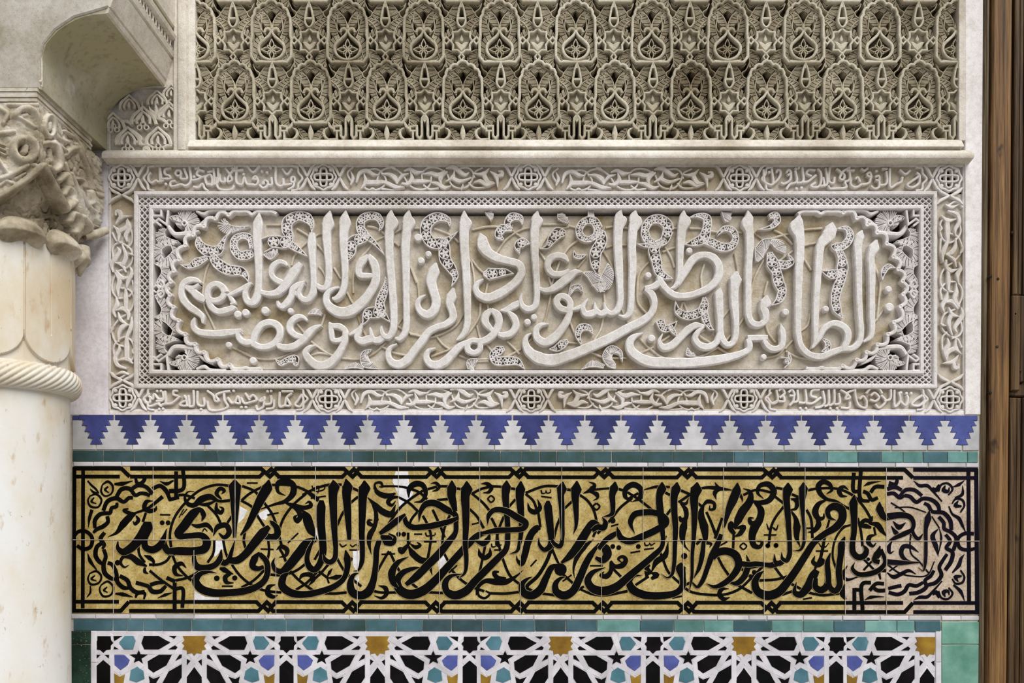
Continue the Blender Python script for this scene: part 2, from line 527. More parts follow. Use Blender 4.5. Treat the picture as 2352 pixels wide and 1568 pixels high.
# big stucco inscription, traced on the wall: "@ox oy scale" sets the frame; L letter, D dot, B openwork leaf band, R ribbed leaf, F ribbed fan, V thin stem
INSCRIPTION = '''
@370 475 .25
L 906,62,14 897,110,62 890,160,96 888,205,92 884,300,80 893,450,72 898,600,66 896,730,62 886,820,80 850,878,78 805,876,66 775,825,54 783,755,48 812,716,42 836,704,16
L 800,725,50 720,770,46 650,805,40 612,818,24
L 622,812,30 648,850,44 668,885,44 640,895,16
L 590,790,66 560,840,56 500,866,54 440,850,58 427,800,58 450,740,60 510,712,58 565,740,66 590,790,66
L 430,855,50 470,930,62 530,965,60 600,955,64 660,935,60 690,925,24
L 375,705,16 335,680,46 270,676,60 215,705,62 190,770,62 205,850,66 265,920,70 330,965,64 380,1010,50 388,1070,18
L 225,735,40 285,770,66 345,825,78 410,860,60
L 240,740,40 300,748,46 355,715,36
L 1160,545,18 1140,522,44 1090,510,50 1035,545,60 1012,610,54 1040,662,56 1100,695,60 1140,705,40
L 1288,522,50 1230,595,90 1180,670,84 1130,740,80 1070,790,70 1000,803,56 922,790,44
L 1390,242,50 1385,330,80 1390,450,66 1400,600,56 1403,720,60 1395,800,70 1350,858,60 1290,843,54 1268,790,44 1298,720,40 1325,682,14
L 1320,700,44 1260,725,60 1215,760,66 1200,820,60 1165,880,70 1120,918,60 1082,908,40 1074,868,24
L 1270,820,40 1225,790,50
L 1557,42,14 1537,110,90 1535,160,114 1522,230,84 1530,400,70 1540,550,62 1538,680,62 1515,742,58 1475,750,52 1428,722,44
L 1700,40,14 1690,110,90 1690,160,112 1678,240,80 1680,400,72 1690,550,64 1690,650,60 1680,740,60 1650,810,60 1600,848,48 1574,840,18
L 1905,452,40 1850,505,74 1815,570,66 1825,628,60 1890,638,54 1950,638,50
L 1905,450,44 1950,510,80 1975,590,76 1970,690,80 1920,790,84 1840,890,90 1740,960,100 1640,970,96 1550,920,84 1518,860,64 1530,800,54 1585,757,36 1640,744,14
L 2118,35,14 2112,100,90 2120,150,125 2100,220,84 2098,400,76 2120,700,72 2138,950,70 2140,1060,66 2130,1140,66 2090,1198,58 2045,1185,50 2024,1130,36 2028,1096,12
L 2280,35,14 2268,100,90 2275,150,125 2258,220,84 2245,400,80 2250,600,70 2252,800,60 2255,1000,60 2252,1100,60 2230,1175,60 2190,1215,50 2150,1208,20
L 2050,1190,60 2000,1228,70 1950,1220,60 1920,1110,16
L 1950,1215,70 1900,1222,80 1850,1238,74 1802,1205,60 1825,1130,50 1848,1075,16
L 1845,1110,40 1790,1150,46 1735,1178,24
L 1545,1068,20 1575,1095,54 1640,1102,60 1690,1140,56 1688,1200,56 1640,1228,50 1580,1224,50 1566,1160,54 1560,1085,50
L 1690,1140,50 1692,1220,60 1660,1300,64 1610,1380,74 1530,1450,84 1440,1460,84 1360,1400,76 1328,1340,60 1370,1292,40 1422,1275,12
L 1347,1048,18 1300,1012,40 1240,1020,60 1190,1070,62 1185,1130,64 1240,1182,60 1310,1200,50
L 1477,1092,20 1420,1112,50 1370,1150,72 1310,1220,72 1230,1280,70 1150,1295,66 1085,1280,54 1050,1252,16
L 840,1255,60 870,1160,66 930,1085,64 1010,1064,66 1078,1100,70 1095,1170,66 1060,1240,66 990,1285,60 910,1288,60 840,1255,60
L 850,1240,60 780,1250,60 722,1215,56 710,1155,50 735,1130,30
L 740,1142,44 650,1155,66 550,1166,70 440,1166,66 350,1150,64 302,1110,56 300,1060,46 318,1020,12
D 705,990,36 778,975,36 957,955,38 1190,957,28 622,1270,30 845,1415,34
B 1382,240,6 1385,170,44 1345,105,96 1260,82,90 1165,135,104 1155,215,96 1180,280,70 1140,322,116 1020,320,116 925,360,130
B 1160,330,70 1240,380,64 1350,458,6
B 845,380,66 820,290,66 750,265,60 680,300,70 668,380,70 720,445,80 800,440,90 850,420,60
B 340,275,20 350,340,80 430,405,110 530,395,90 560,340,50 600,270,20 650,232,5
B 430,465,40 330,510,84 250,550,40 175,530,5
B 470,450,70 520,520,100 620,580,100 740,595,84 790,650,40 800,690,6
B 2000,225,6 2025,170,44 1990,95,74 1910,82,80 1840,122,80 1832,200,80 1870,270,90 1760,325,110 1742,430,80 1715,500,6
B 1870,260,70 1960,330,40 2066,455,5
B 2060,640,5 2070,700,50 2040,800,80 2010,880,86 2005,960,110 1905,980,104 1870,1050,44 1845,1090,6
B 2020,970,80 2070,1020,40 2112,1062,5
B 1048,1398,5 1100,1438,50 1165,1405,56 1230,1400,84 1240,1455,40
R 810,180,10 700,200,44 625,205,90 575,170,86 600,125,30
R 940,430,20 1000,440,90 1065,405,30
R 1935,1308,10 1870,1350,64 1880,1430,94 2000,1488,6
R 1676,1490,6 1780,1455,56 1860,1484,20
R 1350,980,16 1415,958,64 1474,990,16
V 960,152 1095,155
V 1240,190 1350,260 1440,350 1495,410
V 1480,230 1430,246 1280,360 1215,440 1190,525
V 440,480 400,580 375,720 385,900 440,1020 485,1120
V 600,1265 700,1310 820,1370 950,1395 1060,1385 1200,1330
V 700,1310 810,1365 845,1410
V 1370,1225 1450,1290 1550,1350 1680,1385 1830,1390 1950,1340 2060,1240
V 2010,1270 2130,1330 2260,1360
V 2060,255 1950,310 1890,390 1800,490 1760,650 1760,780
V 1700,770 1740,850 1765,890
V 1800,980 1830,1080 1880,1180
V 2170,1090 2280,1150 2360,1170
V 1890,165 1990,190 2080,270 2185,350
V 2200,195 2050,270
V 2160,1090 2235,980
V 1500,975 1468,1075
V 1440,535 1490,600 1520,720
V 1580,545 1645,650
V 1240,1065 1310,1150
V 2290,545 2345,690
V 1370,1352 1450,1335 1550,1350
@930 475 .25
L 285,518,20 268,590,108 242,680,96 265,780,86 288,870,82 268,950,82 208,993,82 140,958,66 115,890,50 140,842,36 192,814,10
L 446,748,20 430,820,92 412,890,80 437,960,74 440,1025,70 380,1080,64 290,1110,60 220,1150,66 160,1230,74 90,1320,76 20,1408,80 -60,1450,80 -130,1420,70 -155,1350,54 -130,1292,34 -70,1262,10
L 545,42,14 548,110,84 556,150,118 545,220,90 545,350,84 560,550,80 570,750,72 575,950,66 572,1080,64 545,1160,56 500,1210,36 478,1226,10
L 690,248,14 708,300,96 722,365,112 775,432,90 860,478,80 960,505,70 1048,535,74 1072,600,72 1030,680,76 950,750,78 850,810,84 760,838,84 680,810,70 650,750,56 668,704,46 722,668,12
L 1218,46,14 1207,100,84 1212,130,112 1195,200,84 1190,350,76 1200,550,66 1210,700,60 1210,850,60 1190,920,60 1130,943,60 1078,912,54 1062,850,36 1076,798,12
L 1065,880,60 1000,912,66 930,950,56 880,955,20
L 935,955,24 1000,1020,70 1020,1090,66 980,1160,66 910,1182,60 855,1172,44
L 800,948,44 745,995,70 738,1060,76 790,1125,50 820,1150,50
L 790,948,44 850,1000,80 862,1070,70 830,1150,70 770,1210,70 700,1240,66 635,1228,44
L 690,1240,56 620,1230,50 575,1262,60 582,1320,66 640,1343,56 688,1310,54 690,1240,56
L 600,1235,40 510,1280,66 440,1350,72 370,1420,80 300,1455,80 230,1440,70 195,1380,60 220,1322,40 286,1300,10
L 1502,508,18 1460,462,60 1390,452,60 1330,482,70 1310,550,62 1350,612,60 1430,622,60 1510,590,40
L 1630,602,10 1570,602,56 1500,650,84 1420,715,80 1340,765,60 1280,770,48 1225,752,36
L 1985,30,14 1967,90,84 1977,122,125 1960,200,84 1955,350,80 1965,550,76 1975,750,60 1975,880,60 1950,950,60 1900,983,50 1852,960,48 1825,880,12
L 2117,38,14 2106,90,90 2117,140,125 2095,215,84 2085,350,76 2090,550,72 2080,750,60 2075,900,60 2060,980,60 2020,1013,44 1960,1000,14
L 1855,960,60 1800,985,60 1755,955,50 1740,880,14
L 1765,960,60 1710,985,70 1655,985,60 1632,925,50 1682,848,12
L 1650,905,36 1590,932,46 1538,948,24
L 1500,955,60 1425,932,66 1390,872,66 1430,824,60 1490,842,64 1520,900,60 1500,955,60
L 1515,880,50 1516,960,56 1480,1060,70 1420,1150,76 1350,1220,84 1280,1248,80 1212,1200,70 1208,1125,58 1260,1084,40 1322,1080,10
L 2352,685,70 2285,735,60 2205,752,44
L 2205,758,44 2268,810,70 2288,900,60 2260,980,64 2180,1050,76 2060,1110,80 1900,1200,90 1700,1290,90 1500,1370,100 1350,1410,110 1230,1390,110 1140,1330,90 1105,1250,60 1120,1192,36 1162,1164,8
L 2187,1162,10 2110,1192,50 2065,1240,74 2070,1310,84 2140,1378,90 2250,1425,96 2360,1432,100 2520,1436,90 2640,1432,90 2820,1412,86 2970,1385,76 3100,1345,60 3155,1310,60 3160,1260,60 3145,1215,50
D 120,285,38 215,435,30 148,497,33 1185,1015,30 1125,1060,32 2235,630,30 2265,1210,36
B 412,180,6 400,125,50 300,92,90 205,155,110 192,250,100 250,330,100 350,345,110 370,480,110 430,570,90 462,640,60 428,732,6
B 350,330,80 430,275,30 492,222,5
B 1080,165,6 1062,105,56 985,92,80 940,150,60 960,195,40
B 990,210,30 900,200,84 860,260,74 905,302,16
B 1152,340,6 1085,328,94 1038,360,74 1055,432,5
B 1470,245,56 1410,240,116 1350,300,84 1310,365,44 1235,388,5
B 1780,200,86 1735,130,80 1660,130,70 1605,190,70 1612,265,70 1680,300,56 1750,265,60 1780,200,86
B 1795,230,90 1808,310,104 1750,430,112 1752,530,90 1765,600,40
B 725,615,24 770,615,110 845,608,88 920,600,70 1002,615,5
B 1552,398,6 1565,450,44 1610,460,44 1672,440,6
B 912,1300,40 860,1320,90 805,1365,60 840,1412,84 940,1415,84 1030,1420,70 1104,1492,5
B 1500,1228,30 1450,1260,84 1390,1300,64 1325,1305,5
B 1727,1168,6 1690,1112,60 1620,1110,74 1590,1170,60 1618,1262,14
B 2420,215,100 2380,310,80 2300,338,60 2222,290,80 2208,200,76 2260,125,80 2345,115,90 2410,165,100 2420,215,100
B 2350,320,50 2290,390,110 2312,500,96 2335,600,80 2390,640,60 2462,660,5
B 2290,350,60 2210,355,40 2130,342,5
R 1632,785,14 1600,738,54 1540,750,54 1506,815,14
R 2000,1422,6 1975,1340,50 1900,1312,84 1860,1370,94 1890,1440,74 1935,1484,6
R 1622,1490,6 1720,1440,64 1830,1466,34
R 668,1400,20 610,1435,94 600,1492,50
R 770,38,74 785,85,44 792,128,5
R 1425,55,50 1440,90,86 1500,152,14
R 1710,28,56 1712,85,64
R 1640,600,20 1710,625,90 1770,690,120 1800,765,60
R 1868,515,10 1872,590,100 1850,670,130 1790,745,60
V 990,150 980,190 1060,260 1155,335
V 620,200 750,170 850,170 920,185
V 60,185 140,185
V 840,415 920,300 1010,230 1100,190 1170,180
V 1250,150 1460,150 1590,185
V 1850,180 1920,165
V 2000,180 2065,185
V 1850,365 1930,342 2060,340
V 1590,295 1510,360 1465,420
V 2245,495 2160,600 2140,750 2150,880 2225,970
V 1825,395 1900,520 1935,625
V 1510,170 1400,200 1310,260 1240,370
V 1235,395 1295,485
V 1425,490 1380,620 1345,725
V 1325,635 1350,720
V 1670,450 1590,550
V 60,555 110,680 128,835
V 615,475 680,560 735,605
V 608,490 630,600 640,730
V 760,690 740,790
V 695,880 680,1000 600,1130 500,1230 410,1300 240,1365
V 535,975 470,1080 360,1150 230,1190 45,1160
V 275,1165 350,1260 435,1315
V 660,1080 692,1205
V 760,885 765,935
V 750,1258 805,1325
V 495,1358 600,1390 780,1390
V 940,1228 1055,1345
V 935,1372 1070,1295
V 1342,795 1310,950 1278,1065
V 1532,675 1508,800
V 1518,1045 1560,1150 1615,1250
V 1495,1240 1610,1245
V 1830,745 1842,890
V 1832,995 1800,1120 1738,1225
V 1130,1235 1175,1195
V 1715,1328 1830,1375 2040,1380
V 2145,1185 2250,1290 2370,1380
V 2160,1340 2290,1280
V 1995,930 2065,1080
V 660,1412 770,1408
V 265,185 420,250 495,315
@1510 475 .25
L 240,38,14 236,90,74 246,132,125 225,205,84 210,350,72 205,500,60 205,600,60 195,680,60 160,733,40 112,757,10
L 185,715,50 260,585,74 330,482,74 420,447,64 510,472,74 560,550,76 550,660,76 480,740,70 380,790,64 270,820,60 160,815,66 80,760,62 25,690,66 0,640,30
L 575,748,14 562,800,80 565,900,76 572,1050,60 575,1150,60 595,1220,60 640,1268,56 690,1250,54 715,1180,56 718,1050,60 705,900,74 703,760,80 715,665,110 722,598,24
L 575,1160,56 535,1250,60 460,1290,66 380,1268,64 342,1210,60 368,1152,48 424,1108,18
L 430,1100,30 350,1092,64 280,1130,70 200,1210,70 120,1280,76 50,1290,66 15,1240,40 45,1168,10
L 825,40,14 836,100,84 822,150,112 840,230,80 845,350,76 835,550,66 830,750,60 830,900,60 835,1000,60 870,1070,60 930,1085,60 985,1050,60 988,980,74 968,925,74 990,880,112 1000,818,20
L 1123,1078,10 1142,1140,60 1150,1220,60 1130,1290,56 1060,1308,60 1000,1270,54 968,1205,40
L 1010,1205,50 900,1207,60 825,1210,56
L 1298,78,14 1292,130,84 1277,185,142 1300,270,90 1305,400,80 1295,600,76 1290,800,66 1285,1000,64 1290,1180,60 1320,1290,60 1400,1362,60 1500,1378,64 1620,1333,60 1700,1308,56 1790,1300,56 1850,1240,56 1865,1150,56 1855,1000,56 1845,800,60 1840,500,70 1835,350,80 1858,265,80 1872,222,14
L 1700,1305,50 1742,1220,66 1735,1140,70 1670,1085,64 1600,1077,60 1530,1120,56 1480,1210,50 1430,1280,30 1412,1302,8
L 1603,148,14 1592,200,112 1570,262,122 1500,350,80 1480,500,70 1465,700,66 1452,900,60 1448,1100,56 1448,1220,50 1430,1292,20
L 2007,308,20 1988,372,100 1958,460,66 1965,600,70 1965,800,60 1965,1000,60 1968,1120,56 1950,1200,50 1888,1242,14
D 292,405,30 1175,970,34 1545,940,30 2120,760,32 975,1380,28 2130,925,42
B 285,100,5 380,80,44 452,105,80 452,200,80 420,290,104 330,328,70 245,348,5
B 440,310,70 500,330,80 590,370,84 680,360,74 718,290,62 690,220,62 620,200,54 552,250,24
B 1025,90,44 1080,80,74 1100,130,64 1050,180,44 915,215,5
B 1030,420,50 1060,520,124 1095,600,90 1112,680,104 1145,770,84 1120,850,74 1050,905,5
B 1110,530,84 1190,530,74 1235,500,50 1193,428,5
B 1645,200,5 1740,200,50 1770,270,74 1720,350,74 1635,370,80 1595,358,16
B 1655,380,60 1690,460,74 1700,560,110 1690,650,84 1650,760,94 1632,850,84 1650,940,84 1703,1028,6
B 1690,610,70 1600,620,90 1512,592,20
B 2185,562,5 2120,548,54 2075,600,54 2065,675,6
B 430,828,30 432,900,84 400,960,84 280,1000,84 190,960,64 165,865,5
B 430,950,60 442,1030,74 490,1115,34 522,1132,5
B 20,1040,84 60,1120,64 130,1100,64 182,1048,5
B 115,1100,50 150,1150,44 182,1192,5
B 1200,1328,6 1212,1400,44 1150,1430,110
B 1518,1215,20 1560,1250,54 1560,1300,64 1505,1332,6
R 278,1288,6 290,1340,64 358,1372,5
R 640,46,104 635,100,64 630,134,14
R 1060,300,30 990,340,100 945,400,110 912,500,20
R 1030,310,30 1090,330,90 1130,370,80 1175,425,8
V 125,185 195,185
V 300,185 410,190 550,220 790,225
V 55,402 150,365 190,360
V 75,355 130,450 165,545
V 440,515 410,620 418,735
V 718,415 735,500 755,610
V 985,475 900,650 868,795
V 1022,675 988,805
V 888,220 985,295
V 1000,300 1120,260 1235,230
V 1080,200 1170,250 1255,335
V 1115,495 1255,392
V 1345,200 1525,185
V 1345,348 1465,320
V 1345,445 1425,570
V 1420,945 1390,1080 1325,1135
V 2005,515 2060,680 2050,850 2030,1035
V 2095,930 1998,1065
V 610,1005 665,935
V 748,1092 805,1005
V 1000,1055 1030,1150 1095,1235
V 1185,1295 1255,1215
V 1190,1318 1290,1370 1410,1392
V 0,1350 100,1390 270,1390 420,1360 570,1280
V 565,1285 695,1365
V 1000,1382 1120,1350 1180,1285
V 180,1005 170,1075
V 445,1118 390,1160 500,1245
V 240,865 220,935
V 250,865 282,955
V 628,1232 682,1168
V 20,1245 120,1175
'''
# small border inscriptions (T strokes, D dots) and their frames
BORDER_TL = '''
@240 370 .2551
T 425,108 402,135 402,180 430,200 470,180 490,192 510,185 505,70
T 500,60 512,190 545,165 575,160
T 605,68 552,80 548,120 590,138 600,160 520,165
T 640,115 655,90 685,92 692,125 660,138 640,115
T 690,120 690,160 720,165 745,160 720,70
T 770,55 778,195 735,228 695,215 645,228 600,230 602,195 645,185
T 905,98 850,88 835,125 875,150 830,172 775,180
T 875,150 912,142
T 805,235 850,242 885,210 905,250 940,275
T 818,76 858,64
T 930,106 978,94
T 920,205 912,150 960,128 968,210 920,215
T 985,70 988,215 960,222
T 1027,68 1022,200 988,215
T 1040,120 1050,185 1085,190 1085,150
T 1015,150 1020,235 1050,260 1150,258 1172,222
T 1090,68 1135,130 1150,175 1112,190 1118,150 1185,55
T 1195,48 1195,200 1240,215 1262,150 1285,210 1350,215
T 1165,92 1255,84
T 1285,44 1340,105 1402,44
T 1385,168 1362,140 1338,165 1385,172 1372,215 1320,218
T 1450,200 1428,208 1445,178 1472,192 1465,228 1430,245 1395,218
T 1505,150 1508,215 1470,215
T 1545,48 1552,210 1585,230 1612,220 1612,160
T 1612,220 1655,215 1692,208
T 1605,74 1645,122 1692,72
T 1682,185 1690,150 1712,150 1712,195 1680,190
T 1712,180 1702,232 1655,262
D 555,210 810,145 1155,70 1255,122 1420,96 1466,106 1496,64
'''
BORDER_TR = '''
@1660 370 .2551
T 365,80 375,195 402,212 445,215 438,75
T 480,110 490,84 515,92 515,130 485,180 445,212
T 570,110 590,82 612,110 580,132
T 612,110 605,170 545,210 520,198
T 650,90 660,190 600,215 568,258
T 715,62 717,190 660,202
T 830,88 770,85 750,115 795,142
T 838,130 760,190 717,196
T 850,74 878,110 872,220 840,242 790,230 832,198
T 900,150 906,220 872,232
T 925,68 932,215 902,230
T 960,62 955,190 992,202 1002,148
T 945,225 960,252 1000,252 1108,238 1090,195
T 1020,72 1062,110 1050,162 1080,172 1092,130 1072,108 1142,58
T 1135,70 1137,170 1092,192
T 1110,92 1182,88
T 1150,150 1150,220 1192,240 1252,212
T 1190,165 1210,148 1232,192
T 1290,125 1318,106 1332,150 1290,132
T 1332,140 1312,200 1252,216
T 1240,72 1270,92 1302,68
T 1365,150 1400,140 1402,180 1368,175
T 1402,160 1400,240 1360,252 1328,228
T 1470,98 1466,210 1412,222
T 1428,75 1478,75
T 1500,70 1506,242 1562,210 1600,192 1612,148
T 1588,82 1640,122 1684,88
T 1738,108 1765,130 1690,190 1655,222 1700,242 1762,200 1768,130
T 1715,172 1752,148
D 385,104 416,104 655,74 682,64 660,252 706,245 1380,94
'''
BORDER_BL = '''
@240 870 .2551
T 360,160 376,215 412,210 416,175
T 400,155 440,182 452,138 492,182 532,180
T 530,112 532,190 470,202
T 400,250 452,238 482,225 522,252
T 550,108 552,220 520,236
T 665,108 628,110 625,142 668,155
T 682,158 610,220 552,226
T 720,148 742,190 700,212 680,232 742,240 742,180
T 760,148 766,240 742,240
T 806,102 802,245 766,250
T 840,108 846,232 882,246 902,238 896,168
T 928,108 982,150 1002,200 1032,200 1008,150 1075,120 1135,112
T 1080,108 1082,190 1112,250 1050,282 950,280 928,200
T 1110,168 1152,220 1182,200 1202,158 1222,220 1180,216
T 1230,168 1262,220 1322,210 1372,190 1342,148 1310,170
T 1268,128 1312,192
T 1430,172 1400,202 1442,190 1440,158
T 1440,180 1432,250 1380,278 1368,238
T 1500,148 1502,220 1450,232
T 1530,188 1522,262 1458,272
T 1580,118 1582,252 1622,240 1642,170 1692,128
T 1642,170 1672,240 1622,242
T 1598,114 1702,114
T 1782,138 1740,200 1718,232 1762,252 1792,200 1782,138
D 400,138 478,110 512,110 495,215 497,272 530,270 872,274 1165,108 1235,256 1275,256 1470,114 1502,110
'''
BORDER_BR = '''
@1660 870 .2551
T 398,168 440,222 488,205 480,98
T 440,225 495,195
T 500,108 530,88 552,130 510,172
T 540,148 552,202 500,202
T 590,122 620,98 642,150 598,152
T 640,150 632,200 598,242
T 670,98 666,202 632,212
T 740,92 742,212 680,216
T 870,98 800,108 790,152 842,172
T 882,168 800,222 742,222
T 898,108 912,220 880,252 828,262
T 950,98 946,232 912,250
T 1000,92 992,222 952,242
T 1040,128 1046,222 1000,232
T 1055,98 1112,140 1100,182 1142,170 1118,130 1195,98
T 1185,88 1192,170 1222,242 1282,262 1292,200
T 1230,182 1260,158 1292,200
T 1140,208 1132,262 1058,262
T 1330,152 1360,128 1402,170 1372,202 1320,190
T 1288,132 1330,88 1400,88 1430,132
T 1420,148 1462,200 1400,262 1368,230
T 1510,92 1502,182 1450,202
T 1540,98 1546,252 1592,200 1580,118
T 1592,200 1642,240 1662,170 1650,148
T 1792,148 1720,200 1698,232 1762,242 1812,190 1792,148
D 425,130 695,267 746,267 1025,267 965,267 1600,124 1650,132 1692,132
'''
# interlaced scroll of one border cartouche: u along 0..345, v across 0..60
SCROLL = '''
@-24.5 -9 .2551
B 100,85,6 120,150,30 100,212,16
B 190,250,10 230,190,44 218,108,8
B 150,190,16 180,100,36 240,78,38 300,115,34 345,120,8
B 230,192,44 330,190,46 400,190,32 500,235,42 572,235,6
B 370,112,10 440,115,34 490,150,48 510,205,16
B 510,192,16 550,130,34 612,108,8
B 570,85,10 620,65,34 670,95,44 742,90,6
B 550,202,20 600,205,34 640,160,44 625,88,6
B 640,182,34 730,180,40 802,180,16
B 738,110,6 810,105,40 870,120,44 935,82,24
B 900,222,8 890,150,44 952,88,16
B 808,190,10 860,200,38 930,240,38 984,222,6
B 938,60,10 1000,45,40 1050,80,44 1110,120,34 1145,98,6
B 938,182,10 1000,140,40 1015,78,6
B 1000,152,40 1060,180,40 1165,148,12
B 1188,110,10 1270,110,44 1322,58,6
B 1270,112,44 1310,190,44 1365,190,6
B 1188,192,10 1240,180,40 1300,215,40 1374,198,6
B 1328,85,6 1380,130,44 1396,238,6
B 1380,132,30 1430,120,44 1432,90,34 1400,88,16
B 1072,262,6 1085,235,26 1090,205,6
B 440,40,6 475,50,30 500,72,6
B 265,265,6 292,248,26 320,265,6
N 240,72 320,60 370,90 410,170 380,230 310,260 240,250 200,212
N 330,172 350,100 400,60 470,48 560,120 610,205 680,250 760,245 800,200 810,130
N 730,182 730,100 780,50 860,50 925,82
N 740,208 790,250 875,240
N 950,108 990,210 1050,242 1120,230 1170,160 1195,90 1265,48
N 1055,56 1130,50 1170,80 1192,145
N 1138,188 1180,232 1260,236 1325,215
N 370,248 480,256 575,236
N 120,40 70,100 110,190
'''
